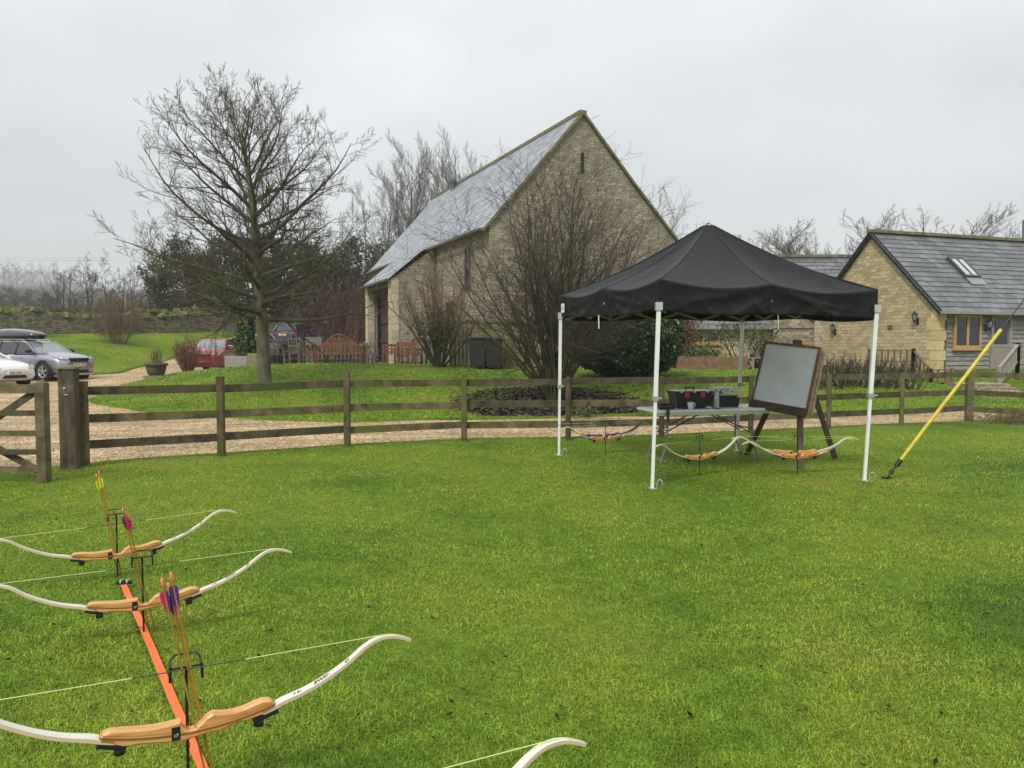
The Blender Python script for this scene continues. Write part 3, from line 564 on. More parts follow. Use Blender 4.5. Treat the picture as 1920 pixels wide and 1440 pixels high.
rf = s.build('roof', MT['slate_dark'], wg); m = MB(); m.bar((-.2, 3, 4.93), (11, 3, 4.93), .24, .12); m.build('ridge_tile', MT['lichen'], rf)
m = MB(); m.bar((-.2, -.33, 1.60), (4.7, -.33, 1.60), .1, .09); m.build('gutter', MT['greywood'], wg); m = MB(); m.tube([(4.3, -.1, 1.55), (4.3, -.08, -.1)], .04, 8); m.build('downpipe', MT['greywood'], wg)
window(wg, (1.95, 0, .98), (1, 0, 0), (0, -1, 0), 1.35, .62, MT['oak'], panes=2, fr=.08)
f_ = window(wg, (6.75, -.25, -.1), (1, 0, 0), (0, -1, 0), .66, 1.86, MT['oak'], panes=1, fr=.09, sill=False, name='glazed_door')
m = MB(); m.b2((3.95, -.012, 1.1), (4.07, .01, 1.22)); m.build('vent', MT['oldwood'], wg)
# ---- roof far right with flue
fb = thing('far_barn', 'far building showing only its grey roof and metal flue above the cottage ridge', 'building', (31.5, 44, .8))
m = MB(); m.b2((-6, -3, -.5), (8, 3, 3.6)); m.build('wall', MT['gold'], fb)
m = MB(); m.add([(-6.3, -3.3, 3.5), (8.3, -3.3, 3.5), (8.3, 3.3, 3.5), (-6.3, 3.3, 3.5), (-2.6, 0, 6.7), (4.6, 0, 6.9)], [(0, 1, 5, 4), (1, 2, 5), (2, 3, 4, 5), (3, 0, 4), (0, 3, 2, 1)]); m.build('roof', MT['slate_dark'], fb)
m = MB(); m.tube([(-2.9, -.7, 5.6), (-2.9, -.7, 7.85)], .13, 10); m.build('flue', M('blue_flue', (.10, .16, .21), rough=.4), fb)
# ---- deck railings of the cottage
def rail(parent, a, b, h=.9, step=.14, n=None, post=True):
    a = Vector(a); b = Vector(b); m = MB(); m.bar(a + Vector((0, 0, h)), b + Vector((0, 0, h)), .09, .045); m.bar(a + Vector((0, 0, .1)), b + Vector((0, 0, .1)), .06, .045); m.build('handrail', parent['mt'] if False else MT[parent['_m']], parent)
    k = int((b - a).length / step); m = MB()
    for i in range(1, k):
        p = a.lerp(b, i / k); m.b2((p.x - .02, p.y - .02, p.z + .12), (p.x + .02, p.y + .02, p.z + h - .02))
    m.build('baluster', MT[parent['_m']], parent)
    for p in (a, b):
        m = MB(); m.b2((p.x - .045, p.y - .045, p.z - .9), (p.x + .045, p.y + .045, p.z + h + .05)); m.build('newel_post', MT[parent['_m']], parent)
r1 = thing('stair_railing', 'brown timber deck railing stepping down in front of the golden gable', 'railing', (0, 0, 0)); r1['_m'] = 'deck'
pa, pb, pc, pd = at(1630, 684, 24.8), at(1712, 684, 24.3), at(1745, 722, 23.8), at(1785, 722, 23.4)
base = pa.copy(); r1.location = base
for a, b in ((pa, pb), (pb, pc), (pc, pd)):
    a = a - base; b = b - base; h = (684 - 657) / F * 24.6 * 1.9 / 1.0
    rail(r1, a, b, h=.46 + .0, step=.16)
r2 = thing('stair_railing', 'grey timber stair railing climbing to the stable door', 'railing', (0, 0, 0)); r2['_m'] = 'greywood'
pa, pb, pc = at(1872, 728, 24.0), at(1908, 682, 24.6), at(1975, 682, 24.6); r2.location = pa.copy()
for a, b in ((pa, pb), (pb, pc)): rail(r2, a - pa, b - pa, h=.62, step=.13)
for o_ in (r1, r2): del o_['_m']
st_ = thing('stone_steps', 'mossy stone steps and low wall below the stable door', 'steps', at(1880, 748, 22.4), .1); st_.location.z = G(st_.location.x, st_.location.y) - .1
m = MB()
for k in range(4): m.b2((-1.1 + k * .05, -.6 + k * .3, 0), (.5, 1.4, .10 * (k + 1)))
m.build('tread', MT['rubble'], st_); m = MB(); m.b2((.52, -.6, -.2), (2.6, -.2, .55)); m.build('low_wall', MT['gold'], st_)
# ---- dry stone wall on the bank
dw = thing('dry_stone_wall', 'mossy dry stone wall with uneven top running along the grass bank', 'wall', (0, 0, 0))
wp = [(-46, 40), (-38, 43.2), (-32, 44.6), (-28.5, 46.2), (-26.3, 47.4), (-24.8, 48.4), (-22.9, 50.2), (-20.2, 52.4), (-17.5, 54.6), (-14, 57)]
rr = random.Random(4); rows = [[] for _ in range(5)]; dn = dens(wp, .7)[:-8]
cop = MB()
for i, (x, y) in enumerate(dn):
    g_ = G(x, y); t_ = 1.17 + .10 * math.sin(i * .35) + .05 * math.sin(i * 1.3) + rr.uniform(-.03, .03)
    px__ = (x / y); t_ += .12 if px__ < -.60 else (-.12 if px__ < -.50 else 0)
    rows[0].append((x + .12, y - .33, g_ - .3)); rows[1].append((x + .08, y - .24, g_ + t_ * .95)); rows[2].append((x, y, g_ + t_)); rows[3].append((x - .08, y + .24, g_ + t_ * .95)); rows[4].append((x - .12, y + .33, g_ - .3))
    for j in range(3):
        a = rr.uniform(0, 3.1); cop.box((x + rr.uniform(-.3, .3), y - .1 + rr.uniform(-.14, .12), g_ + t_ + .03), (.42, .3, .16 + rr.random() * .14), Matrix.Rotation(a, 3, 'Z') @ Matrix.Rotation(rr.uniform(-.3, .3), 3, 'X'))
m = MB(); m.grid(rows, False); m.build('wall', MT['drystone'], dw)
cop.build('coping_stone', M('moss_coping', (.09, .10, .03), (.24, .24, .10), scale=4, rough=.95, island=.3, c3=(.12, .15, .03), s3=2, t3=.45), dw, uv=False)
# ---- board fence at the barn's side
bf = thing('board_fence', 'mossy vertical board fence and gate against the barn side wall', 'fence', (0, 0, 0))
m = MB(); pts = [at(846, 688, 26.6), at(905, 689, 26.4), at(1005, 692, 26.2)]; pts = [Vector((p.x, p.y, G(p.x, p.y))) for p in pts]; bf.location = pts[0].copy()
for a, b in zip(pts, pts[1:]):
    a = a - bf.location; b = b - bf.location; d = b - a; k = int(d.length / .13)
    for i in range(k):
        p = a + d * (i / k); hh = 1.62 + .0; m.box((p.x, p.y, p.z + hh / 2 - .1), (.12, .025, hh + .1), Matrix.Rotation(math.atan2(d.y, d.x), 3, 'Z'))
m.build('board', MT['mossboard'], bf); m = MB()
for p in pts: q_ = p - bf.location; m.b2((q_.x - .06, q_.y - .1, q_.z - .2), (q_.x + .06, q_.y - .02, q_.z + 1.66))
m.bar(pts[0] - bf.location + Vector((0, -.04, 1.58)), pts[1] - bf.location + Vector((0, -.04, 1.58)), .05, .07); m.bar(pts[1] - bf.location + Vector((0, -.04, 1.58)), pts[2] - bf.location + Vector((0, -.04, 1.58)), .05, .07); m.build('fence_post', MT['mossboard'], bf)
for px, lab in ((897, 'grey wheelie bin by the board fence, lid raised, left of the two'), (926, 'grey wheelie bin by the board fence, right of the two')):
    p = at(px, 688, 25.7); p.z = G(p.x, p.y); t = thing('wheelie_bin', lab, 'bin', p, rg.uniform(-.1, .1), 'wheelie bins')
    m = MB(); m.add([(-.24, -.27, .08), (.24, -.27, .08), (.24, .25, .08), (-.24, .25, .08), (-.29, -.36, .98), (.29, -.36, .98), (.29, .34, .98), (-.29, .34, .98)], [(0, 3, 2, 1), (4, 5, 6, 7), (0, 1, 5, 4), (1, 2, 6, 5), (2, 3, 7, 6), (3, 0, 4, 7)])
    bm_ = M('bin_grey', (.018, .022, .027), rough=.5); m.build('bin_body', bm_, t, bevel=.02); m = MB(); m.b2((-.31, -.40, .985), (.31, .36, 1.04)); m.build('lid', bm_, t, bevel=.02)
    for sx in (-1, 1):
        m = MB(); m.lathe((sx * .27, .22, .1), [(0, -.03), (.1, -.03), (.1, .03), (0, .03)], 14, Matrix.Rotation(R(90), 3, 'Y')); m.build('wheel', MT['black'], t)
# ------------------------------------------------------------------ fences
ff = thing('post_and_rail_fence', 'long three rail weathered timber fence between the lawn and the gravel drive', 'fence', (0, 0, 0))
PH = [1.17, 1.2, 1.14, 1.08, 1.07, 1.07, 1.06, 1.06, 1.05, 1.05]
allp = [(-5.78, 10.36)] + FENCE + [(13.6, 15.6)]
for i, (x, y) in enumerate(FENCE):
    g_ = G(x, y); hh = PH[i]; m = MB(); wd = .095 if i != 8 else .15
    if i >= 3 and i != 8: m.lathe((x, y, g_), [(wd * .5, -.3), (wd * .5, hh - .03), (wd * .4, hh), (0, hh + .01)], 10)
    else: m.b2((x - wd / 2, y - .05, g_ - .3), (x + wd / 2, y + .05, g_ + hh))
    m.build('post', MT['fence'], ff, bevel=.008 if i < 3 else 0)
m = MB(); m.b2((-5.81, 10.26, -.2), (-5.71, 10.36, 1.14)); m.build('post', MT['fence'], ff, bevel=.008)
RZ = [.27, .62, 1.0]
for i in range(len(allp) - 1):
    (x0, y0), (x1, y1) = allp[i], allp[i + 1]
    if i == 0: y0 += .0
    for k, rz in enumerate(RZ):
        a = Vector((x0, y0 + .07, G(x0, y0) + rz + rg.uniform(-.015, .015))); b = Vector((x1, y1 + .07, G(x1, y1) + rz + rg.uniform(-.015, .015))); d = (b - a).normalized()
        if i == 9: b.z -= .05 + .03 * (2 - k)
        m = MB(); m.bar(a - d * .02, b + d * .015, .04, .115); m.build('rail', MT['fence'], ff)
gpst = thing('gate_post', 'thick dark weathered square gate post with mossy cap', 'gate post', (-5.79, 10.04, 0), R(12))
m = MB(); m.b2((-.10, -.10, -.3), (.10, .10, 1.31)); m.build('post', MT['post'], gpst, bevel=.012)
m = MB(); m.add([(-.115, -.115, 1.31), (.115, -.115, 1.31), (.115, .115, 1.31), (-.115, .115, 1.31), (-.115, -.115, 1.335), (.115, -.115, 1.335), (.115, .115, 1.335), (-.115, .115, 1.335), (0, 0, 1.37)], [(0, 3, 2, 1), (0, 1, 5, 4), (1, 2, 6, 5), (2, 3, 7, 6), (3, 0, 4, 7), (4, 5, 8), (5, 6, 8), (6, 7, 8), (7, 4, 8)]); m.build('cap', MT['lichen'], gpst)
m = MB(); m.lathe((-.02, -.103, 1.06), [(0, -.006), (.014, -.006), (.014, .006), (0, .006)], 10, Matrix.Rotation(R(90), 3, 'X')); m.b2((-.025, -.112, .97), (.025, -.10, .985)); m.build('latch', MT['alu'], gpst)
gt = thing('field_gate', 'mossy five bar wooden field gate standing open at the drive', 'gate', (-5.52, 9.02, 0), R(179.0))
def gbar(name, a, b, w_, t_): m = MB(); m.bar(a, b, t_, w_); m.build(name, MT['fence'], gt)
m = MB(); m.b2((-.055, -.055, -.05), (.055, .055, 1.17)); m.add([(-.055, -.055, 1.171), (.055, -.055, 1.171), (.055, .055, 1.171), (-.055, .055, 1.171), (0, -.02, 1.22)], [(0, 1, 4), (1, 2, 4), (2, 3, 4), (3, 0, 4)]); m.build('stile', MT['fence'], gt)
m = MB(); m.b2((3.2, -.045, .05), (3.3, .045, 1.4)); m.build('stile', MT['fence'], gt)
for z, w_ in ((1.105, .10), (.82, .065), (.58, .065), (.36, .062), (.155, .065)): gbar('bar', (.05, 0, z), (3.2, 0, z), w_, .04)
gbar('brace', (.12, -.045, 1.06), (1.5, -.045, .15), .08, .025); gbar('brace', (.0, -.045, .1), (1.6, -.045, 1.06), .07, .025) if False else None
gbar('brace', (.06, -.047, .11), (.95, -.047, .60), .08, .025)
# picket fence behind the benches
pk = thing('picket_fence', 'low dark picket fence between the teak bench and the barn porch', 'fence', (0, 0, 0)); a = at(560, 680, 31.5); b = at(702, 680, 33); a.z = b.z = .85; pk.location = a
m = MB(); d = b - a; k = int(d.length / .16)
for i in range(k + 1): p = d * (i / k); m.b2((p.x - .04, p.y - .01, 0), (p.x + .04, p.y + .01, .92 + .05 * (i % 2)))
m.build('picket', MT['oldwood'], pk); m = MB(); m.bar((0, .04, .25), d + Vector((0, .04, .25)), .03, .07); m.bar((0, .04, .75), d + Vector((0, .04, .75)), .03, .07); m.build('rail', MT['oldwood'], pk)
# sleeper retaining edge and planter
def sleepers(name, label, P, Q, n, hgt, wd=.14, mat='oldwood'):
    a = Vector(P); b = Vector(Q); t = thing(name, label, 'retaining edge' if 'edge' in name else 'planter', a)
    for k in range(n):
        m = MB(); m.bar(Vector((0, 0, hgt / n * (k + .5))), b - a + Vector((0, 0, hgt / n * (k + .5))), wd, hgt / n - .008); m.build('sleeper', MT[mat], t)
    return t
a = at(424, 690, 29.3); b = at(466, 690, 28.7); a.z = b.z = G(b.x, b.y) - .02; sleepers('sleeper_edge', 'grey board edging at the end of the raised terrace left of the tree', a, b, 3, .42, mat='greywood')
a = at(467, 690, 28.5); b = at(500, 690, 27.9); a.z = b.z = G(b.x, b.y) - .05; sleepers('sleeper_edge', 'mossy green board edging just left of the big tree trunk', a, b, 3, .48, mat='mossboard')
a = at(1268, 708, 26.5); b = at(1402, 708, 26.0); a.z = b.z = G(b.x, b.y) - .02; sleepers('sleeper_planter', 'long brown timber sleeper planter below the low building window', a, b, 2, .46, wd=.2, mat='deck')

# ------------------------------------------------------------------ bare trees
def strands_mesh(name, strands, sides, mat, parent):
    by = {}
    for p, r in strands: by.setdefault(len(p), []).append((p, r))
    VV = []; FF = []; off = 0
    for k, L_ in by.items():
        P = np.array([a for a, b in L_], dtype=np.float32); Rr = np.array([b for a, b in L_], dtype=np.float32); n = len(L_)
        T = np.empty_like(P); T[:, 1:-1] = P[:, 2:] - P[:, :-2]; T[:, 0] = P[:, 1] - P[:, 0]; T[:, -1] = P[:, -1] - P[:, -2]; T /= np.linalg.norm(T, axis=2, keepdims=True) + 1e-9
        mean = P[:, -1] - P[:, 0]; ref = np.where((np.abs(mean[:, 2]) > .8 * np.linalg.norm(mean, axis=1))[:, None], np.array([[1., 0, 0]]), np.array([[0, 0, 1.]]))[:, None, :]
        A_ = np.cross(T, ref); A_ /= np.linalg.norm(A_, axis=2, keepdims=True) + 1e-9; B_ = np.cross(A_, T)
        ang = np.arange(sides) * 2 * np.pi / sides
        V = P[:, :, None, :] + (A_[:, :, None, :] * np.cos(ang)[None, None, :, None] + B_[:, :, None, :] * np.sin(ang)[None, None, :, None]) * Rr[:, :, None, None]
        VV.append(V.reshape(-1, 3)); base = (np.arange(n) * k * sides)[:, None, None] + (np.arange(k - 1) * sides)[None, :, None]; j = np.arange(sides)[None, None, :]; j2 = (j + 1) % sides
        f = np.stack([base + j, base + j2, base + sides + j2, base + sides + j], -1).reshape(-1, 4) + off; FF.append(f); off += n * k * sides
    return np_mesh(name, np.vstack(VV), [np.vstack(FF)], mat, parent, smooth=True)
def nrmz(v):
    l = math.sqrt(v[0] ** 2 + v[1] ** 2 + v[2] ** 2) or 1; return (v[0] / l, v[1] / l, v[2] / l)
def perp_rot(d, ang, az):
    ref = (0, 0, 1) if abs(d[2]) < .9 else (1, 0, 0)
    a = nrmz((d[1] * ref[2] - d[2] * ref[1], d[2] * ref[0] - d[0] * ref[2], d[0] * ref[1] - d[1] * ref[0]))
    b = (a[1] * d[2] - a[2] * d[1], a[2] * d[0] - a[0] * d[2], a[0] * d[1] - a[1] * d[0]); c, s_ = math.cos(ang), math.sin(ang); ca, sa = math.cos(az) * s_, math.sin(az) * s_
    return (d[0] * c + a[0] * ca + b[0] * sa, d[1] * c + a[1] * ca + b[1] * sa, d[2] * c + a[2] * ca + b[2] * sa)
def grow(out, p, d, L, r, lev, S, rn_):
    q = S[lev]; k = q['seg']; st = L / k; pts = [p]; ds = [d]; rs = [r]
    for i in range(k):
        w_ = q['wig']; d = nrmz((d[0] + rn_.gauss(0, w_), d[1] + rn_.gauss(0, w_), d[2] + rn_.gauss(0, w_) + q['trop'] * (1 + i * q.get('tacc', 0))))
        p = (p[0] + d[0] * st, p[1] + d[1] * st, p[2] + d[2] * st); pts.append(p); ds.append(d); rs.append(r * (1 - (i + 1) / k * (1 - q['tip'])))
    out[lev].append((pts, rs))
    if lev + 1 < len(S):
        n = max(1, int(q['n'] * (.7 + .6 * rn_.random())))
        for j in range(n):
            t = q['st'] + (1 - q['st']) * (j + rn_.random()) / n; f = min(t * k, k - 1e-4); i = int(f); u = f - i
            pp = tuple(pts[i][c] + (pts[i + 1][c] - pts[i][c]) * u for c in range(3)); rad = rs[i] + (rs[i + 1] - rs[i]) * u
            cd = perp_rot(ds[i + 1], R(q['ang']) * rn_.uniform(.65, 1.25), rn_.uniform(0, 6.283)); cd = nrmz((cd[0], cd[1], cd[2] + q.get('up', .1)))
            grow(out, pp, cd, L * q['len'] * rn_.uniform(.6, 1.15) * (1 - .45 * t), max(rad * q.get('rr', .55), q.get('rmin', .004)), lev + 1, S, rn_)
def leaves(name, pts, size, mat, parent, seed=1, up=.3):
    r_ = np.random.default_rng(seed); P = np.asarray(pts, dtype=float); n = len(P); a = r_.normal(size=(n, 3)); a /= np.linalg.norm(a, axis=1, keepdims=True); c = np.cross(a, r_.normal(size=(n, 3))); c /= np.linalg.norm(c, axis=1, keepdims=True)
    s_ = size * (.6 + .8 * r_.random(n))[:, None]; V = np.stack([P - a * s_, P - c * s_ * .5, P + a * s_, P + c * s_ * .5], 1).reshape(-1, 3)
    return np_mesh(name, V, [np.arange(n)[:, None] * 4 + np.arange(4)], mat, parent)
# big spreading tree
bt = thing('bare_tree', 'big spreading bare tree with mossy limbs on the mound beyond the fence', 'tree', gl(-6.72, 20.8, -.05))
rn_ = random.Random(77); outs = [[], [], [], []]
tr = [(0, 0, 0), (.02, 0, .3), (.0, 0, 1.2), (-.03, .02, 2.2), (-.10, .0, 3.0), (-.08, .05, 3.8), (-.20, .0, 4.6), (-.28, .04, 5.4), (-.38, 0, 6.1), (-.42, .05, 6.6), (-.46, 0, 6.8), (-.48, 0, 7.0)]
trr = [.26, .19, .165, .148, .132, .118, .10, .078, .055, .036, .022, .008]
S = [dict(seg=9, wig=.09, trop=.03, tacc=.15, tip=.10, n=16, st=.14, ang=46, len=.50, rr=.45, up=.08, rmin=.006), dict(seg=6, wig=.08, trop=.04, tip=.25, n=8, st=.15, ang=45, len=.46, rr=.55, rmin=.0045, up=.10), dict(seg=4, wig=.09, trop=.05, tip=.4, n=5, st=.2, ang=38, len=.55, rr=.6, rmin=.0042, up=.10), dict(seg=3, wig=.08, trop=.07, tip=.6)]
def tr_at(z):
    for i in range(len(tr) - 1):
        if tr[i + 1][2] >= z: u = (z - tr[i][2]) / (tr[i + 1][2] - tr[i][2]); return tuple(tr[i][c] + (tr[i + 1][c] - tr[i][c]) * u for c in range(3)), trr[i] + (trr[i + 1] - trr[i]) * u
    return tr[-1], trr[-1]
NL = 42
for j in range(NL):
    t = j / (NL - 1); z = 1.95 + 4.75 * t ** 1.25; p, r0 = tr_at(z); az = j * 2.399 + rn_.uniform(-.3, .3)
    el = R(3 + 52 * t ** 1.3 + rn_.uniform(-5, 7)); reach = (4.0 + .1 * t - 2.55 * t ** 2.2) * rn_.uniform(.88, 1.1)
    if t < .38: reach *= .86
    grow(outs, p, (math.cos(az) * math.cos(el), math.sin(az) * math.cos(el), math.sin(el)), reach, max(.02, r0 * (.50 if t < .5 else .6)), 0, S, rn_)
strands_mesh('trunk', [([tuple(p) for p in tr], trr)], 14, MT['bark'], bt)
crown = strands_mesh('crown', outs[0], 6, MT['twig'], bt)
strands_mesh('twigs', outs[1] + [(p[:5] if len(p) > 5 else p, r[:5] if len(r) > 5 else r) for p, r in outs[2]] , 4, MT['twig'], bt)
strands_mesh('twigs', outs[3], 3, MT['twig'], bt)
ns = MB(); rr = random.Random(3)
nest = thing('bird_nest', 'dark twig nest lodged against the trunk of the big tree', 'nest', bt.location + Vector((-.12, -.2, 3.95))); st = []
for k in range(260):
    a = rr.uniform(0, 6.28); e = rr.uniform(-.6, .5); q = Vector((math.cos(a) * .2, math.sin(a) * .2, e * .2)); d = Vector((rr.gauss(0, 1), rr.gauss(0, 1), rr.gauss(0, .5))).normalized() * .13
    st.append(([tuple(q - d), tuple(q), tuple(q + d)], [.006, .007, .004]))
strands_mesh('nest_twigs', st, 3, MT['twig_brown'], nest)

def shrub(name, label, cat, loc, H, spread, nst, mats, S, seed, r0=.03, lean0=8, group=None, trunkname='stems', vase=1.0):
    t = thing(name, label, cat, loc, 0, group); rn_ = random.Random(seed); o_ = [[] for _ in S]
    for k in range(nst):
        az = k * 2.399 + rn_.uniform(-.4, .4); f = (k + .5) / nst; tilt = R(lean0 + spread * f ** .8 * rn_.uniform(.8, 1.15)); rad = .12 * vase * math.sqrt(f)
        p = (math.cos(az) * rad, math.sin(az) * rad, -.05); d = (math.cos(az) * math.sin(tilt), math.sin(az) * math.sin(tilt), math.cos(tilt))
        grow(o_, p, d, H * rn_.uniform(.78, 1.05) * (1 - .18 * f), r0 * rn_.uniform(.6, 1.2), 0, S, rn_)
    strands_mesh(trunkname, o_[0], 5, mats[0], t)
    if len(o_) > 1: strands_mesh('twigs', sum(o_[1:2], []), 3, mats[1], t)
    if len(o_) > 2: strands_mesh('twigs', sum(o_[2:], []), 3, mats[-1], t)
    return t
# large multi-stemmed shrub before the barn gable
S2 = [dict(seg=9, wig=.11, trop=-.02, tip=.12, n=15, st=.2, ang=46, len=.46, rr=.42, rmin=.005, up=.03), dict(seg=6, wig=.13, trop=.015, tip=.3, n=10, st=.12, ang=42, len=.5, rr=.5, rmin=.0038, up=.05), dict(seg=3, wig=.12, trop=.03, tip=.6)]
big = shrub('bare_shrub', 'huge twiggy bare shrub with many stems in front of the barn gable', 'shrub', gl(1.05, 19.5), 5.9, 34, 46, (MT['twig_moss'], MT['twig_brown'], MT['twig_brown']), S2, 9, r0=.042, lean0=1)
S2b = [dict(seg=6, wig=.08, trop=-.05, tip=.2, n=9, st=.25, ang=36, len=.40, rr=.5, rmin=.005, up=.02), dict(seg=4, wig=.12, trop=-.01, tip=.4, n=4, st=.2, ang=38, len=.5, rr=.6, rmin=.0045), dict(seg=3, wig=.12, trop=.0, tip=.6)]
rn2 = random.Random(21); oo = [[], [], []]
for k in range(17):
    az = k * 2.399; e = R(rn2.uniform(18, 55)); grow(oo, (0, 0, .15 + rn2.random() * .8), (math.cos(az) * math.cos(e), math.sin(az) * math.cos(e), math.sin(e)), rn2.uniform(2.0, 3.1), .022, 0, S2b, rn2)
strands_mesh('low_branches', oo[0] + oo[1], 3, MT['twig_moss'], big); strands_mesh('low_branches', oo[2], 3, MT['twig_brown'], big)
# moss shrub at the porch
Sm = [dict(seg=6, wig=.09, trop=.03, tip=.2, n=8, st=.3, ang=30, len=.36, rr=.5, rmin=.005, up=.25), dict(seg=4, wig=.1, trop=.06, tip=.4, n=4, st=.2, ang=32, len=.5, rr=.6, rmin=.0045, up=.2), dict(seg=3, wig=.1, trop=.06, tip=.6)]
ms_ = shrub('mossy_shrub', 'mossy forked shrub with reddish upright shoots beside the barn porch', 'shrub', gl(-2.45, 25.7), 3.4, 38, 38, (MT['twig_moss'], MT['twig_red'], MT['twig_red']), Sm, 14, r0=.035, lean0=3)
rr = random.Random(2); pts = [(rr.gauss(0, .34), rr.gauss(0, .34), 1.25 + rr.gauss(0, .33)) for _ in range(1500)]; leaves('leaves', pts, .05, MT['leaf_dark'], ms_)
# laurel bush
lb = thing('laurel_bush', 'dense glossy dark evergreen bush half hidden by the tent', 'bush', gl(3.45, 23.2, -.05)); rr = random.Random(6); pts = []
for k in range(27000):
    u = rr.uniform(-1, 1); a = rr.uniform(0, 6.283); q = math.sqrt(1 - u * u); rad = 1 - abs(rr.gauss(0, .10)) + .05 * math.sin(a * 5 + u * 4) + .04 * math.sin(a * 9 - u * 7)
    z = 1.12 + u * 1.12 * rad
    if z > .12: pts.append((q * math.cos(a) * 1.68 * rad, q * math.sin(a) * 1.3 * rad, z * 1.02))
leaves('leaves', pts, .072, MT['leaf_dark'], lb, 4)
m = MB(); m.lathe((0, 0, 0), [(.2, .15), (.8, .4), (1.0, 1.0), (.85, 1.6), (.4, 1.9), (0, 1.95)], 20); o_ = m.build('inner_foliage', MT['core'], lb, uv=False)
m = MB(); m.tube([(0, 0, -.2), (0, 0, .5)], .14, 8); m.build('trunk', MT['bark'], lb)
# shrubs by the low building
Sr = [dict(seg=5, wig=.07, trop=.02, tip=.3, n=9, st=.15, ang=30, len=.35, rr=.6, rmin=.005, up=.15), dict(seg=3, wig=.1, trop=.04, tip=.6)]
p = gl(6.25, 28.6); b1 = shrub('beech_bush', 'rust brown upright bush between the evergreen and the low building window', 'bush', p, 2.2, 15, 40, (MT['twig_red'], MT['twig_red']), Sr, 31, r0=.014, vase=3)
rr = random.Random(8); leaves('leaves', [(rr.gauss(0, .33), rr.gauss(0, .3), rr.uniform(.1, 2.15)) for _ in range(3600)], .05, MT['leaf_russet'], b1)
p = gl(7.0, 27.8); b2_ = thing('green_bush', 'small loose green bush beneath the low building window', 'bush', p); rr = random.Random(9); leaves('leaves', [(rr.gauss(0, .3), rr.gauss(0, .3), abs(rr.gauss(.35, .32))) for _ in range(2600)], .045, MT['leaf_green'], b2_)
St = [dict(seg=5, wig=.1, trop=.02, tip=.3, n=9, st=.35, ang=38, len=.4, rr=.5, rmin=.006), dict(seg=4, wig=.14, trop=.03, tip=.5, n=4, st=.2, ang=40, len=.5, rr=.6, rmin=.005), dict(seg=3, wig=.1, trop=0, tip=.6)]
p = gl(8.15, 27.5); b3 = shrub('wall_shrub', 'bare stemmed shrub with small leafy top behind the back tent leg', 'shrub', p, 2.0, 34, 9, (MT['twig_brown'], MT['twig_brown'], MT['twig_brown']), St, 33, r0=.03, lean0=6)
rr = random.Random(12); leaves('leaves', [(rr.gauss(0, .5), rr.gauss(0, .35), 1.35 + rr.gauss(0, .32)) for _ in range(1100)], .04, MT['leaf_green'], b3)
p = gl(9.3, 28.0); b4 = thing('dark_bush', 'low dark green bush just left of the whiteboard top', 'bush', p); leaves('leaves', [(rr.gauss(0, .4), rr.gauss(0, .3), abs(rr.gauss(.4, .35))) for _ in range(2200)], .05, MT['leaf_ivy'], b4)
# pollarded row on the bank under the railing
Sp = [dict(seg=5, wig=.13, trop=.03, tip=.35, n=6, st=.25, ang=30, len=.4, rr=.7, rmin=.007, up=.3), dict(seg=3, wig=.15, trop=.05, tip=.6)]
for i in range(11):
    px = 1538 + i * 17; p = at(px, 738, 20.9 + .05 * i); p.z = G(p.x, p.y)
    ord_ = ['first', 'second', 'third', 'fourth', 'fifth', 'sixth', 'seventh', 'eighth', 'ninth', 'tenth', 'eleventh'][i]
    shrub('cut_shrub', ord_ + ' brown cut back shrub from the whiteboard in the row below the golden gable', 'shrub', p, .95, 40, 18, (MT['twig_brown'], MT['twig_brown']), Sp, 50 + i, r0=.014, lean0=5, group='brown cut back shrubs on the bank', vase=2.5)
# red stemmed shrubs near the red car and in the pot
Sd = [dict(seg=5, wig=.05, trop=.03, tip=.35, n=5, st=.2, ang=22, len=.45, rr=.7, rmin=.006, up=.25), dict(seg=3, wig=.06, trop=.05, tip=.6)]
p = gl(-13.75, 32.6); shrub('red_stemmed_shrub', 'dense dark red upright shrub in front of the red car, larger of two', 'shrub', p, 1.5, 30, 120, (MT['twig_red'], MT['twig_red']), Sd, 61, r0=.010, lean0=1, group='red stemmed shrubs', vase=1.6)
p = gl(-12.3, 31.9); shrub('red_stemmed_shrub', 'thinner dark red shrub right of the larger one, before the red car', 'shrub', p, 1.25, 32, 34, (MT['twig_red'], MT['twig_red']), Sd, 62, r0=.009, lean0=1, group='red stemmed shrubs', vase=1.6)
p = gp(293, 707); pot = thing('garden_pot', 'wide dark stone urn on a square plinth at the lawn edge', 'pot', p); pot.scale = (1, 1, 1)
m = MB(); m.b2((-.36, -.36, -.05), (.36, .36, .06)); m.build('plinth', MT['rubble'], pot); m = MB(); m.lathe((0, 0, .06), [(0, 0), (.25, 0), (.31, .08), (.36, .3), (.36, .36), (.43, .38), (.43, .47), (.38, .47), (.36, .40), (0, .40)], 24); m.build('urn', M('pot_brown', (.06, .05, .04), (.10, .085, .06), scale=5, rough=.8), pot)
shrub('potted_shrub', 'small upright twiggy shrub growing in the stone urn', 'shrub', p + Vector((0, 0, .5)), .60, 24, 26, (MT['twig_brown'], MT['twig_brown']), Sd, 63, r0=.007, lean0=1)
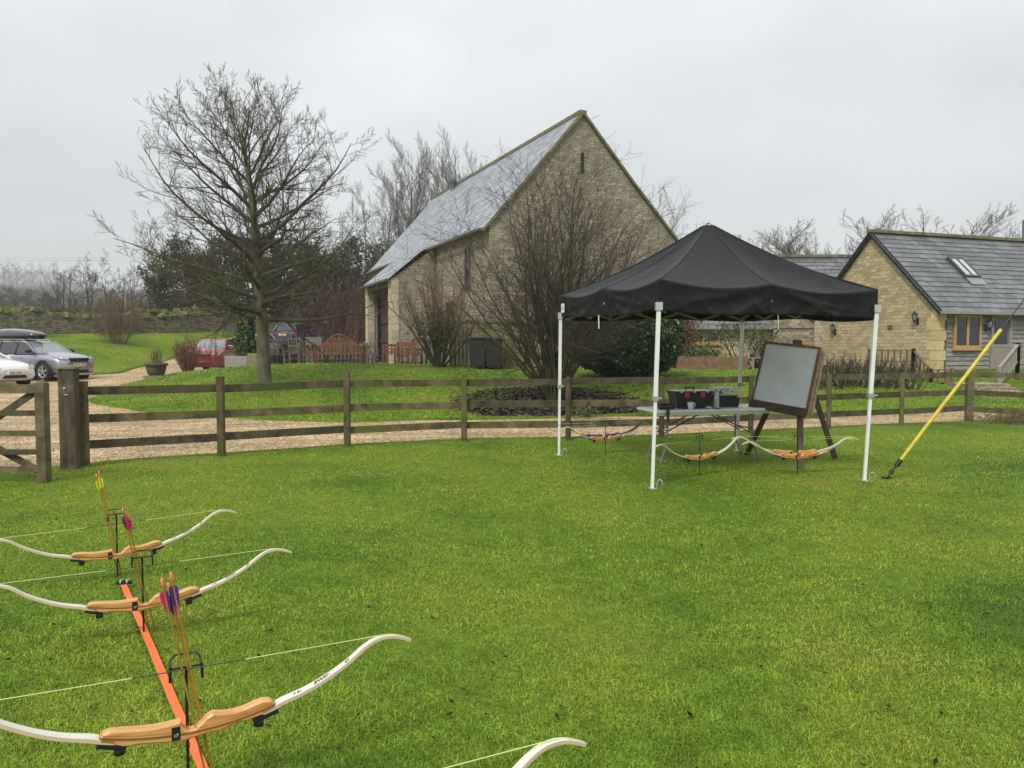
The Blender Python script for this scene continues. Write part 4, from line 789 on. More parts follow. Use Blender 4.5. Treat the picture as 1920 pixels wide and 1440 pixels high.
# bush leaning over the dry stone wall
Sb = [dict(seg=5, wig=.09, trop=.0, tip=.3, n=9, st=.15, ang=32, len=.42, rr=.6, rmin=.009, up=.1), dict(seg=4, wig=.12, trop=.02, tip=.5, n=5, st=.2, ang=35, len=.5, rr=.7, rmin=.008), dict(seg=3, wig=.1, trop=0, tip=.7)]
MT['twig_tan'] = M('twig_tan', (.11, .07, .045), (.18, .12, .08), scale=1.5, rough=.9)
p = gl(-22.8, 44.5); shrub('wall_bush', 'brown twiggy bush growing against the dry stone wall on the bank', 'bush', p, 3.1, 42, 50, (MT['twig_tan'],) * 3, Sb, 71, r0=.018, lean0=2, vase=4)
# scrub plants near the fence end
p = gl(10.6, 16.0); rr = random.Random(10); tf = thing('rough_tuft', 'rough tuft of dead stalks and weeds at the foot of the right hand fence post', 'weeds', p)
strands_mesh('stalks', [([(x, y, 0), (x + rr.gauss(0, .06), y, h * .6), (x + rr.gauss(0, .16), y + rr.gauss(0, .1), h)], [.006, .005, .003]) for x, y, h in [(rr.gauss(0, .38), rr.gauss(0, .25), rr.uniform(.08, .3)) for _ in range(420)]], 3, M('straw', (.10, .11, .03), (.22, .19, .09), scale=6, rough=.8), tf)
p = gl(1.75, 18.0); t_ = thing('small_plant', 'small bright green leafy plant at the edge of the dark soil bed', 'plant', p); leaves('leaves', [(rr.gauss(0, .13), rr.gauss(0, .1), abs(rr.gauss(.06, .05))) for _ in range(160)], .045, MT['leaf_green'], t_)

# ------------------------------------------------------------------ background trees
def tree_template(name, seed, H, S, mats, stems=1, tilt=4, r0=.16, kind='upright', leafn=0, leafmat=None):
    t = thing(name, 'x', 'tree', (0, 0, 0)); rn_ = random.Random(seed); o_ = [[] for _ in S]
    for k in range(stems):
        az = k * 2.4; ti = R(tilt * (.3 + k / max(1, stems)))
        grow(o_, (math.cos(az) * .2 * (stems > 1), math.sin(az) * .2 * (stems > 1), -.3), (math.cos(az) * math.sin(ti), math.sin(az) * math.sin(ti), math.cos(ti)), H * rn_.uniform(.85, 1), r0, 0, S, rn_)
    strands_mesh('trunk', o_[0], 6, mats[0], t); cr_ = strands_mesh('crown', o_[1], 4, mats[1], t)
    if len(o_) > 2: strands_mesh('twigs', sum(o_[2:], []), 3, mats[-1], t)
    if leafn:
        pts = []
        src = [q for p_, r_ in o_[2] for q in p_]
        for _ in range(leafn):
            b_ = rn_.choice(src); pts.append((b_[0] + rn_.gauss(0, .25), b_[1] + rn_.gauss(0, .25), b_[2] + rn_.gauss(0, .25)))
        leaves('foliage', pts, .13, leafmat, t, seed)
    return t
g3 = (MT['twig_grey'],) * 3
SU = [dict(seg=9, wig=.05, trop=.02, tip=.12, n=17, st=.2, ang=42, len=.40, rr=.40, rmin=.016, up=.12), dict(seg=6, wig=.09, trop=.05, tip=.3, n=11, st=.12, ang=38, len=.47, rr=.5, rmin=.009, up=.12), dict(seg=4, wig=.1, trop=.05, tip=.5, n=7, st=.12, ang=36, len=.55, rr=.6, rmin=.0065, up=.1), dict(seg=3, wig=.1, trop=.03, tip=.7)]
SS = [dict(seg=8, wig=.07, trop=.0, tip=.12, n=14, st=.22, ang=52, len=.60, rr=.5, rmin=.018, up=.1), dict(seg=6, wig=.10, trop=.02, tip=.3, n=10, st=.15, ang=42, len=.45, rr=.5, rmin=.012, up=.08), dict(seg=5, wig=.10, trop=.02, tip=.5, n=7, st=.15, ang=40, len=.5, rr=.6, rmin=.011, up=.08), dict(seg=3, wig=.1, trop=.02, tip=.7)]
SD = [dict(seg=7, wig=.07, trop=.0, tip=.2, n=13, st=.08, ang=58, len=.48, rr=.5, rmin=.03, up=.05), dict(seg=5, wig=.12, trop=.02, tip=.3, n=8, st=.12, ang=45, len=.45, rr=.5, rmin=.02), dict(seg=4, wig=.14, trop=.02, tip=.5, n=4, st=.15, ang=40, len=.5, rr=.6, rmin=.015), dict(seg=3, wig=.12, trop=.03, tip=.7)]
TU = [tree_template('upright_tree', 101 + i, 10, SU, g3, stems=3, tilt=14, r0=.13) for i in range(2)]
TS = [tree_template('spreading_tree', 201 + i, 8, SS, (MT['twig_brown'],) * 3, stems=2, tilt=14, r0=.13) for i in range(2)]
SO = [dict(seg=7, wig=.08, trop=.015, tip=.15, n=14, st=.25, ang=36, len=.42, rr=.42, rmin=.011, up=.15), dict(seg=5, wig=.09, trop=.03, tip=.3, n=9, st=.12, ang=38, len=.46, rr=.5, rmin=.007, up=.12), dict(seg=4, wig=.09, trop=.03, tip=.5, n=7, st=.12, ang=36, len=.5, rr=.6, rmin=.005, up=.1), dict(seg=3, wig=.08, trop=.02, tip=.7)]
MT['twig_pale'] = M('twig_pale', (.09, .07, .055), (.15, .12, .10), scale=1.2, rough=.9)
TO_ = [tree_template('orchard_tree', 251 + i, 7, SO, (MT['twig_pale'],) * 3, stems=7, tilt=52, r0=.09) for i in range(2)]
TD = [tree_template('ivy_tree', 301 + i, 8, SD, (MT['twig_brown'],) * 3, stems=3, tilt=16, r0=.15, leafn=6500, leafmat=MT['leaf_ivy']) for i in range(2)]
SB = [dict(seg=6, wig=.05, trop=.01, tip=.3, n=10, st=.1, ang=25, len=.4, rr=.6, rmin=.014, up=.2), dict(seg=4, wig=.08, trop=.05, tip=.4, n=5, st=.15, ang=28, len=.5, rr=.7, rmin=.011, up=.1), dict(seg=3, wig=.1, trop=.05, tip=.7)]
def thicket(seed, mat):
    t = thing('thicket', 'x', 'bush', (0, 0, 0)); rn_ = random.Random(seed); o_ = [[], [], []]
    for k in range(52):
        x, y = rn_.uniform(-2.4, 2.4), rn_.uniform(-.9, .9); grow(o_, (x, y, -.2), nrmz((x * .12 + rn_.gauss(0, .15), rn_.gauss(0, .15), 1)), rn_.uniform(2.6, 4.3), .03, 0, SB, rn_)
    strands_mesh('stems', o_[0], 4, mat, t); strands_mesh('twigs', o_[1], 3, mat, t); strands_mesh('twigs', o_[2], 3, mat, t); return t
MT['twig_wine'] = M('twig_wine', (.085, .045, .035), (.14, .08, .06), scale=.6, rough=.9)
TB = [thicket(401, MT['twig_wine']), thicket(402, MT['twig_brown'])]
used = set()
def place(tpl, px, Y, toppx, label, group, wscale=1.0, rz=None, baseH=10.0):
    p = at(px, 650, Y); p.z = G(p.x, Y) - .1; H = at(px, toppx, Y).z - p.z
    if tpl.name in used: o = copy_tree(tpl)
    else: o = tpl; used.add(tpl.name)
    s_ = H / baseH; o.location = p; o.scale = (s_ * wscale, s_ * wscale, s_); o.rotation_euler = (0, 0, rz if rz is not None else rg.uniform(0, 6.28)); o['label'] = label; o['group'] = group
    return o
def top_of(t):
    return max((v.co.z for c in COL.objects if c.parent == t for v in c.data.vertices), default=1)
HT = {t.name: top_of(t) * (.95 if t.name.startswith('orchard') else .97) for t in TU + TS + TD + TB + TO_}
def pl(tpl, *a, **k): return place(tpl, *a, baseH=HT[tpl.name], **k)
gB = 'bare trees behind the barn'
for i, (px, Y, tp, wl) in enumerate(((708, 62, 330, .85), (742, 60, 275, .8), (776, 66, 265, .75), (818, 60, 278, .8), (852, 68, 290, .8), (888, 62, 258, .75), (925, 64, 305, .8))):
    nm = ['shorter leftmost bare tree of the clump rising behind the barn roof', 'second bare tree from the left behind the barn roof', 'tall thin bare tree left of the teal flue, third behind the barn', 'bare tree directly above the far end of the barn ridge', 'bare tree just left of the teal barn flue', 'tallest bare tree right of the teal barn flue', 'rightmost bare tree showing over the barn ridge'][i]
    pl(TU[i % 2], px, Y, tp, nm, gB, wscale=wl)
pl(TU[1], 1222, 58, 362, 'thin bare tree peeping out right of the barn gable', gB, wscale=.8)
gR = 'bare trees behind the right hand houses'
for i, (px, Y, tp) in enumerate(((1435, 50, 432), (1500, 52, 422), (1565, 48, 418), (1625, 52, 412), (1690, 50, 400), (1752, 52, 404), (1805, 56, 424))):
    nm = ['leftmost low bare crown behind the low wing roof', 'bare crown above the wing roof beside the tent slope', 'bare crown over the middle of the wing roof', 'bare crown touching the cottage gable apex', 'highest bare crown over the cottage ridge', 'bare crown over the cottage ridge above the skylight', 'fading bare crown nearest the blue flue'][i]
    pl(TO_[i % 2], px, Y, tp, nm, gR, wscale=1.35)
gD = 'dark ivy clad trees in the wood'
for i, (px, Y, tp) in enumerate(((305, 60, 470), (365, 56, 438), (425, 62, 428), (480, 58, 424), (545, 60, 430), (605, 64, 446), (660, 60, 440), (700, 70, 445))):
    nm = ['leftmost dark ivy clad tree of the wood, above the dry stone wall', 'second dark ivy clad tree from the left in the wood', 'dark ivy clad tree above the red car', 'dark ivy clad tree straight behind the big tree trunk', 'dark ivy clad tree above the dark blue car', 'dark ivy clad tree above the left end of the teak bench', 'dark ivy clad tree left of the barn roof foot', 'dark ivy clad tree partly behind the barn roof'][i]
    pl(TD[i % 2], px, Y, tp, nm, gD)
gL = 'bare trees beyond the dry stone wall'
for i, (px, Y, tp, tt) in enumerate(((-40, 700, 486, 0), (15, 680, 484, 1), (62, 710, 488, 0), (105, 670, 492, 1), (150, 640, 500, 0), (125, 68, 485, 1), (172, 64, 478, 0), (215, 62, 472, 1), (262, 60, 476, 0), (20, 210, 535, 1), (-30, 200, 530, 0), (80, 190, 545, 1), (-10, 670, 492, 0), (38, 700, 487, 1), (85, 660, 490, 0), (128, 690, 495, 1))):
    nm = ['faint misty tree cut off by the left edge of the photo', 'faint misty tree above the roof box, far away', 'faint misty tree third from the left edge', 'faint misty tree fourth from the left edge', 'faint misty tree farthest right of the pale group', 'bare tree beyond the wall left of the brown wall bush', 'bare tree beyond the wall above the brown wall bush', 'bare tree beyond the wall right of the brown wall bush', 'bare tree at the left end of the dark wood', 'low grey hedge tree above the roof box', 'low grey hedge tree at the left photo edge', 'low grey hedge tree right of the roof box', 'faint misty tree between the left edge and the roof box', 'faint misty tree just right of the roof box, farthest away', 'faint misty tree midway along the pale group, slightly lower', 'faint misty tree behind the left side of the nearer bare trees'][i]
    pl((TS if i < 9 or i > 11 else TD)[tt], px, Y, tp, nm, gL, wscale=1.5 if i < 5 or i > 8 else 1.0)
gT = 'brown thickets behind the wall'
for i, (px, Y, tp, tt) in enumerate(((-20, 58, 565, 0), (35, 57, 560, 1), (90, 58, 558, 0), (140, 58, 555, 1), (205, 58, 560, 0), (265, 60, 550, 1), (330, 60, 565, 1), (395, 60, 560, 1), (455, 62, 555, 1), (520, 62, 540, 1), (575, 60, 520, 0), (625, 56, 500, 0), (665, 58, 495, 0), (700, 62, 500, 0))):
    nm = 'brown thicket ' + ['at the left photo edge behind the wall', 'behind the wall above the roof box', 'behind the wall left of the pale twigs', 'behind the wall beside the brown wall bush', 'directly behind the brown wall bush', 'right of the brown wall bush', 'above the urn', 'above the red car', 'left of the big tree trunk', 'right of the big tree trunk', 'above the weathered chairs, wine coloured', 'above the teak bench arch, wine coloured', 'left of the barn porch, wine coloured', 'half hidden by the barn porch pier'][i]
    pl(TB[tt], px, Y, tp, nm, gT, wscale=1.0, rz=rg.uniform(-.3, .3))
for px, ww, lab in ((540, .9, 'low dark bush behind the weathered chairs'), (598, .9, 'low dark bush seen behind the garden table'), (650, 1.1, 'low dark bush behind the picket fence and teak bench')):
    p = at(px, 680, 35.5); p.z = G(p.x, p.y); t = thing('low_bush', lab, 'bush', p, 0, 'low bushes behind the terrace'); rr = random.Random(px)
    leaves('foliage', [(rr.gauss(0, ww * .55), rr.gauss(0, .25), abs(rr.gauss(.25, .27))) for _ in range(2600)], .07, MT['leaf_ivy'], t, px); m = MB(); m.tube([(0, 0, -.1), (0, 0, .5)], .03, 6); m.build('stem', MT['bark'], t)
# far-off misty wood on the hillside
rn_ = random.Random(55); fw = []
for k in range(2200):
    Y = rn_.uniform(230, 680); x = Y * rn_.uniform(-.78, -.40) * 1.0; z0 = G(x, Y) - .5; h = rn_.uniform(8, 16) * (1 if Y > 400 else .75)
    for j in range(17):
        a = rn_.uniform(0, 6.28); sp_ = rn_.uniform(.05, .42) * h; f = rn_.uniform(.55, 1)
        fw.append(([(x, Y, z0), (x + math.cos(a) * sp_ * .3, Y + math.sin(a) * sp_ * .3, z0 + h * .45 * f), (x + math.cos(a) * sp_, Y + math.sin(a) * sp_, z0 + h * f)], [.22, .14, .07]))
tag(strands_mesh('distant_wood', fw, 3, MT['twig_grey'], None), 'far off grey misty wood covering the hillside beyond the wall', 'wood', kind='stuff')
# slim conifer and evergreen between red car and trunk
for i, (px, Y, tp, wd, lab) in enumerate(((472, 30.5, 585, .30, 'slim dark upright evergreen beside the big tree trunk'), (452, 31.5, 572, .45, 'loose grey green evergreen right of the red car'))):
    p = at(px, 690, Y); p.z = G(p.x, Y); H = at(px, tp, Y).z - p.z; t = thing('evergreen_shrub', lab, 'shrub', p, 0, 'evergreens by the terrace'); rr = random.Random(90 + i)
    leaves('foliage', [(rr.gauss(0, wd * .45) * (1.15 - z / H), rr.gauss(0, wd * .45) * (1.15 - z / H), z) for z in [rr.uniform(0.2, H) for _ in range(3500 if i == 0 else 2200)]], .06, MT['leaf_dark' if i == 0 else 'leaf_green'], t, 7)
    m = MB(); m.tube([(0, 0, -.2), (0, 0, H * .9)], [.05, .015], 6); m.build('trunk', MT['bark'], t)
# silver birch stem and cables
p = at(235, 600, 58); p.z = G(p.x, 58); t = thing('birch_tree', 'thin pale birch stem among the brown scrub beyond the wall', 'tree', p); m = MB(); m.tube([(0, 0, -.2), (.05, 0, 2), (0, .1, 4.4)], [.09, .07, .03], 7); m.build('trunk', M('birch', (.5, .5, .47), (.2, .19, .17), scale=9, rough=.8), t)
for k, yy in enumerate((480, 485)):
    m = MB(); a = at(-500, yy - 6, 110); b = at(210, yy + 3, 110); pts = [a.lerp(b, i / 12) - Vector((0, 0, 4 * .35 * (i / 12) * (1 - i / 12))) for i in range(13)]; m.tube(pts, .012, 5)
    tag(m.build('power_line', MT['black'], uv=False), ['upper overhead cable crossing above the misty trees', 'lower overhead cable crossing above the misty trees'][k], 'cable', 'overhead cables')
# ------------------------------------------------------------------ cars
MT['tyre'] = M('tyre', (.012, .012, .013), rough=.8)
MT['plate_w'] = M('plate_white', (.75, .75, .72), rough=.4); MT['plate_y'] = M('plate_yellow', (.75, .55, .05), rough=.4)
MT['lamp'] = M('headlamp', (.55, .58, .62), (.2, .22, .25), scale=14, rough=.08, spec=1); MT['taillamp'] = M('tail_lamp', (.35, .01, .01), rough=.15)
MT['cabin_glass'] = M('cabin_glass', (.02, .025, .028), rough=.04, spec=1)
MT['screen_glass'] = M('windscreen_glass', (.16, .20, .20), rough=.06, spec=1)
def car(name, label, loc, rz, paint, st, gh, wheels, clad=True, plate=('', 'w'), rear_plate='', rear_view=False, wr=.34, spokes=5, grp='parked cars', grille=(.74, .60, .34), rails=True, logo=False):
    t = thing(name, label, 'car', loc, rz, grp)
    rows = []
    for x, hw, zb, zs, zt in st:
        h_ = [(0, zb), (hw * .8, zb), (hw * .97, zb + .09), (hw, zb + .4 * (zs - zb)), (hw * .985, zs - .13), (hw * .93, zs - .01), (hw * .62, zt), (0, zt + .015)]
        rows.append([(x, y, z) for y, z in h_] + [(x, -y, z) for y, z in h_[-2:0:-1]])
    m = MB(); m.grid(rows, True, wrap=True); n = len(rows[0]); m.add(rows[0], [tuple(range(n))]); m.add(rows[-1], [tuple(range(n))[::-1]])
    body = m.build('body', paint, t, uv=False, sub=2)
    # cabin: lower loop, upper loop
    lo = gh['lo']; hi = gh['hi']; zl, zh = gh['zl'], gh['zh']
    LL = [(x, y, z) for (x, y), z in zip(lo, zl)]; HH = [(x, y, z) for (x, y), z in zip(hi, zh)]
    k = len(lo)  # half loops front centre -> rear centre
    Lf = LL + [(x, -y, z) for x, y, z in LL[::-1]]; Hf = HH + [(x, -y, z) for x, y, z in HH[::-1]]; N_ = len(Lf)
    def face(mb, i, inset=0): mb.add([Lf[i], Lf[(i + 1) % N_], Hf[(i + 1) % N_], Hf[i]], [(0, 1, 2, 3)])
    m = MB(); face(m, N_ - 1); face(m, 0); face(m, N_ - 2); m.build('windscreen', MT['screen_glass'], t, uv=False)
    m = MB(); face(m, k - 1); face(m, k - 2) if len(lo) > 4 else None; face(m, k) if len(lo) > 4 else None; m.build('rear_window', MT['cabin_glass'], t, uv=False)
    m = MB(); [face(m, i) for i in range(1, k - 1 - (len(lo) > 4))]; [face(m, i) for i in range(k + (len(lo) > 4), N_ - 2)]; m.build('side_window', MT['cabin_glass'], t, uv=False)
    c_ = Vector((0, 0, 0))
    for v in Hf: c_ += Vector(v) / N_
    m = MB(); ring = [Vector(v) + (Vector((v[0], v[1], 0)) - Vector((c_.x, 0, 0))).normalized() * .02 for v in Hf]; mid = [Vector(v) * .5 + Vector((c_.x, 0, c_.z)) * .5 + Vector((0, 0, .045)) for v in Hf]
    low_ = [v - Vector((0, 0, .04)) for v in ring]
    m.add(low_ + ring + mid + [c_ + Vector((0, 0, .06))], [(i, (i + 1) % N_, N_ + (i + 1) % N_, N_ + i) for i in range(N_)] + [(N_ + i, N_ + (i + 1) % N_, 2 * N_ + (i + 1) % N_, 2 * N_ + i) for i in range(N_)] + [(2 * N_ + i, 2 * N_ + (i + 1) % N_, 3 * N_) for i in range(N_)], True); m.build('roof', paint, t, uv=False)
    m = MB()
    for sgn in (1, -1):
        for i in gh['pil']:
            m = MB(); a = Vector(LL[i]); b = Vector(HH[i]); a.y *= sgn; b.y *= sgn; m.bar(a, b + (b - a).normalized() * .0, .065 if i in (1,) else .09, .05, up=(0, sgn, .2)); m.build('pillar', paint, t, uv=False)
    for sgn in (1, -1):
        for x in gh.get('bp', ()):
            m = MB(); yl = lo[2][1] * sgn; yh = hi[2][1] * sgn; m.bar((x, yl * 1.003, zl[2] + .02), (x - .03, yh * 1.01, zh[2] - .02), .07, .03, up=(0, sgn, .2)); m.build('window_pillar', MT['black'], t, uv=False)
    for x in wheels[0]:
        for sgn in (1, -1):
            y = wheels[1] * sgn; rot = Matrix.Rotation(R(-90 * sgn), 3, 'X')
            wt = MB(); wt.lathe((x, y, wr), [(wr * .66, .02), (wr * .70, .035), (wr * .93, .035), (wr, .005), (wr, -.19), (wr * .6, -.2)], 32, rot); wo = wt.build('wheel', MT['tyre'], t, uv=False)
            rm = MB(); rm.lathe((x, y, wr), [(.05, .03), (.0, .035)], 16, rot); rm.lathe((x, y, wr), [(wr * .66, .022), (wr * .60, .015), (wr * .58, -.05)], 32, rot)
            for q in range(spokes):
                a = 2 * math.pi * q / spokes + .3; e = Vector((math.cos(a), 0, math.sin(a))); rm.bar(Vector((x, y + .022 * sgn, wr)), Vector((x, y + .012 * sgn, wr)) + e * wr * .64, .055, .02, up=(0, 1, 0))
            rm.build('rim', MT['alu'], wo, uv=False); dk = MB(); dk.lathe((x, y, wr), [(wr * .64, -.02), (0, -.02)], 24, rot); dk.build('hub_well', MT['black'], wo, uv=False)
            ar = MB(); rr_ = wr + .045; yy = wheels[1] * sgn
            P = [Vector((x + rad * math.cos(a), yy + dy * sgn, wr + rad * math.sin(a))) for a in [math.pi * (q / 16 * 1.16 - .08) for q in range(17)] for rad, dy in ((rr_ - .03, -.10), (rr_ - .03, .02), (rr_ + (.055 if clad else .012), .015), (rr_ + (.06 if clad else .014), -.10))]
            ar.add(P, [(4 * i + j, 4 * i + (j + 1) % 4, 4 * i + 4 + (j + 1) % 4, 4 * i + 4 + j) for i in range(16) for j in range(4)], True); ar.build('wheel_arch', MT['black'] if clad else paint, t, uv=False)
            dk = MB(); dk.lathe((x, yy - .012 * sgn, wr), [(rr_, 0), (0, 0)], 28, rot); dk.build('arch_liner', MT['tyre'], t, uv=False)
    xf, hwf = st[0][0], st[1][1]
    fx = lambda z: xf
    gz, gw, gh_ = grille
    m = MB(); m.prism([(xf - .05, -gw, gz - .06), (xf - .05, gw, gz - .06), (xf - .05, gw + .05, gz + .09), (xf - .05, -gw - .05, gz + .09)], (.075, 0, 0)) if gh_ > 0 else None
    m.prism([(xf - .05, -gw - .05, .30), (xf - .05, gw + .05, .30), (xf - .05, gw, .42), (xf - .05, -gw, .42)], (.065, 0, 0)); m.build('grille', MT['black'], t, uv=False, bevel=.01)
    if plate[0]:
        m = MB(); m.b2((xf + .0, -.26, plate[2] if len(plate) > 2 else .50), (xf + .04, .26, (plate[2] if len(plate) > 2 else .50) + .115)); pl_ = m.build('number_plate', MT['plate_w'], t, uv=False)
        text_part('plate_text', plate[0], .105, MT['black'], pl_, Matrix.Translation((xf + .042, 0, (plate[2] if len(plate) > 2 else .50) + .057)) @ Matrix.Rotation(R(90), 4, 'Z') @ Matrix.Rotation(R(90), 4, 'X'), bold=True)
    for sgn in (1, -1):
        m = MB(); y1_, y2_ = hwf * .62, hwf * 1.0; m.prism([(xf - .02, sgn * y1_, gz + .03), (xf - .20, sgn * y2_, gz + .03), (xf - .42, sgn * (y2_ + .045), gz + .16), (xf - .14, sgn * (y1_ + .04), gz + .13)], (.05, .012 * sgn, .02)); m.build('headlight', MT['lamp'], t, uv=False)
        m = MB(); xr = st[-1][0]; m.b2((xr + .0, sgn * (hwf * .7), .82), (xr + .22, sgn * (hwf * 1.0), .98)); m.build('tail_light', MT['taillamp'], t, uv=False)
        m = MB(); mx_, mz_ = lo[1][0] - .25, zl[1] + .10; m.box((mx_, sgn * (lo[1][1] + .16), mz_), (.16, .22, .13)); m.build('wing_mirror', MT['black'] if clad else paint, t, uv=False, bevel=.04, sub=0)
        for hx in gh.get('handles', ()):
            m = MB(); m.box((hx, sgn * (st[4][1] * .995), zl[2] - .15), (.18, .035, .03)); m.build('door_handle', MT['alu'], t, uv=False)
        if rails:
            m = MB(); m.tube([(hi[1][0] - .15, sgn * (hi[1][1] - .02), zh[1] + .05), (hi[1][0] - .3, sgn * (hi[1][1] - .02), zh[1] + .10), (hi[-2][0] + .15, sgn * (hi[-2][1] - .02), zh[-2] + .10), (hi[-2][0] + .05, sgn * (hi[-2][1] - .02), zh[-2] + .05)], .018, 6); m.build('roof_rail', MT['alu'], t, uv=False)
    if clad:
        m = MB(); m.b2((-1.1, -st[4][1] - .012, .2), (1.0, -st[4][1] + .1, .36)); m.b2((-1.1, st[4][1] - .1, .2), (1.0, st[4][1] + .012, .36)); m.build('sill', MT['black'], t, uv=False)
        m = MB(); m.b2((xf - .06, -.62, .215), (xf + .03, .62, .27)); m.build('bumper_trim', MT['alu'], t, uv=False, bevel=.01)
    if rear_plate:
        xr = st[-1][0]; m = MB(); m.b2((xr - .03, -.26, .78), (xr, .26, .9)); pl_ = m.build('number_plate', MT['plate_y'], t, uv=False)
        text_part('plate_text', rear_plate, .10, MT['black'], pl_, Matrix.Translation((xr - .032, 0, .84)) @ Matrix.Rotation(R(-90), 4, 'Z') @ Matrix.Rotation(R(90), 4, 'X'), bold=True)
    return t
SUV = [(2.20, .62, .42, .62, .80), (2.13, .80, .26, .80, .93), (1.95, .88, .22, .92, 1.0), (1.5, .91, .21, .99, 1.08), (.95, .92, .21, 1.03, 1.13), (.3, .92, .21, 1.04, 1.12), (-1.0, .92, .21, 1.06, 1.12), (-1.75, .91, .22, 1.05, 1.12), (-2.1, .86, .28, 1.0, 1.08), (-2.22, .70, .42, .85, .95)]
GS = dict(lo=[(1.12, .45), (.90, .80), (.3, .85), (-1.2, .85), (-1.85, .80), (-2.08, .5)], hi=[(.28, .40), (.10, .58), (-.1, .62), (-1.1, .62), (-1.55, .58), (-1.72, .4)], zl=[1.10, 1.06, 1.05, 1.07, 1.08, 1.10], zh=[1.50, 1.53, 1.56, 1.57, 1.54, 1.52], pil=(1, 4), bp=(-.25, -1.2), handles=(.1, -.9))
silver = M('silver_paint', (.36, .37, .42), rough=.3, metal=.75, coat=1)
p = Vector((-19.35, 31.5, 0)); p.z = G(p.x, p.y - .8) - .04
suv = car('silver_suv', 'silver SUV with black roof box parked beside the bank', p, R(-20), silver, SUV, GS, ((1.34, -1.36), .915), plate=('DF18 HNP', 'w', .56), wr=.36, grille=(.80, .40, 1))
rb = thing('roof_box', 'long glossy black roof box carried on top of the silver SUV', 'roof box', p + Vector((0, 0, 1.66)), R(-20)); rb.location = p + Vector((math.cos(R(-20)) * -.75 + math.sin(R(-20)) * .18, math.sin(R(-20)) * -.75 - math.cos(R(-20)) * .18, 1.70))
def boxloft(zf): 
    m = MB(); rows = []
    for x, hw, zt in ((1.15, .12, .06), (1.1, .26, .10), (.9, .36, .17), (.4, .40, .25), (-.3, .40, .30), (-.9, .38, .30), (-1.12, .33, .24), (-1.18, .26, .14)):
        rows.append([(x, hw * math.cos(a), zf(math.sin(a), zt)) for a in [math.pi * j / 12 for j in range(13)]])
    m.grid(rows, True); return m
m = boxloft(lambda s_, zt: .08 + s_ ** .7 * zt); m.add([m.v[i] for i in range(13)], [tuple(range(13))]); m.build('lid', M('box_gloss', (.015, .016, .02), rough=.18, coat=1), rb, uv=False)
m = boxloft(lambda s_, zt: .075 - (s_ ** .6) * .13); m.build('base', MT['black'], rb, uv=False); m = MB()
for x in (-.7, .15): m.bar((x, -.58, -.09), (x, .58, -.09), .05, .035)
m.build('crossbar', MT['black'], rb, uv=False)
SAL = [(2.33, .60, .38, .50, .62), (2.26, .80, .22, .66, .74), (2.0, .89, .18, .78, .87), (1.5, .92, .17, .88, .97), (.95, .925, .17, .93, 1.02), (.3, .925, .17, .95, 1.0), (-1.0, .925, .17, .97, 1.0), (-1.75, .91, .18, .98, 1.05), (-2.15, .84, .25, .95, 1.03), (-2.33, .70, .40, .8, .92)]
GC_ = dict(lo=[(1.05, .45), (.85, .78), (.2, .83), (-1.2, .83), (-1.85, .72), (-2.0, .45)], hi=[(.05, .38), (-.12, .52), (-.3, .56), (-.9, .55), (-1.15, .5), (-1.25, .35)], zl=[.99, .96, .95, .98, 1.0, 1.02], zh=[1.37, 1.39, 1.41, 1.41, 1.39, 1.38], pil=(1, 4), bp=(-.35,), handles=(.1, -.8))
white = M('white_car_paint', (.72, .73, .71), rough=.25, coat=1)
p = Vector((-19.75, 28.3, 0)); p.z = G(p.x + 1, p.y - .8) - .02
car('white_saloon', 'white saloon car showing only its bonnet behind the field gate', p, R(-25), white, SAL, GC_, ((1.45, -1.43), .915), clad=False, plate=('RJ22 XBG', 'w', .44), wr=.34, grille=(.62, .38, 0), rails=False)
HAT = [(2.02, .62, .38, .60, .76), (1.95, .78, .22, .76, .88), (1.75, .86, .18, .88, .97), (1.35, .88, .17, .95, 1.05), (.85, .885, .17, .98, 1.09), (.3, .885, .17, .99, 1.06), (-.9, .885, .17, 1.0, 1.06), (-1.6, .87, .18, 1.0, 1.05), (-1.9, .8, .26, .95, 1.0), (-2.0, .68, .4, .8, .9)]
GH = dict(lo=[(1.1, .42), (.9, .76), (.3, .81), (-1.1, .81), (-1.7, .75), (-1.88, .45)], hi=[(.25, .38), (.08, .54), (-.1, .58), (-1.0, .58), (-1.4, .53), (-1.5, .35)], zl=[1.06, 1.02, 1.01, 1.03, 1.04, 1.05], zh=[1.42, 1.45, 1.48, 1.48, 1.45, 1.43], pil=(1, 4), bp=(-.3,), handles=(.1,))
redp = M('red_car_paint', (.33, .018, .035), rough=.3, coat=1)
h = Vector((math.cos(R(-86)), math.sin(R(-86)), 0)); fr_ = at(376, 690, 34.3); p = fr_ - h * 2.0; p.z = G(p.x, p.y) - .05
car('red_hatchback', 'red hatchback facing the camera behind the red stemmed shrubs', p, R(-86), redp, HAT, GH, ((1.25, -1.25), .875), clad=False, plate=('', 'w'), wr=.31, grille=(.70, .42, 1), rails=False)
h = Vector((math.cos(R(84)), math.sin(R(84)), 0)); rr_ = at(530, 650, 51); p = rr_ + h * 2.2; p.z = G(p.x, p.y)
navy = M('navy_paint', (.035, .045, .11), rough=.25, metal=.4, coat=1)
car('navy_suv', 'dark blue SUV seen from behind above the weathered chairs', p, R(84), navy, SUV, GS, ((1.34, -1.36), .915), rear_plate='YK19', rear_view=True, plate=('', 'w'), wr=.36, grille=(.80, .40, 1))
p = at(470, 660, 43.5); p.z = G(p.x, p.y); car('pale_hatchback', 'pale blue grey car mostly hidden by the big tree trunk', p, R(-100), M('pale_blue_paint', (.30, .36, .42), rough=.3, metal=.5, coat=1), HAT, GH, ((1.25, -1.25), .875), clad=False, wr=.31, grille=(.70, .42, 1), rails=False)
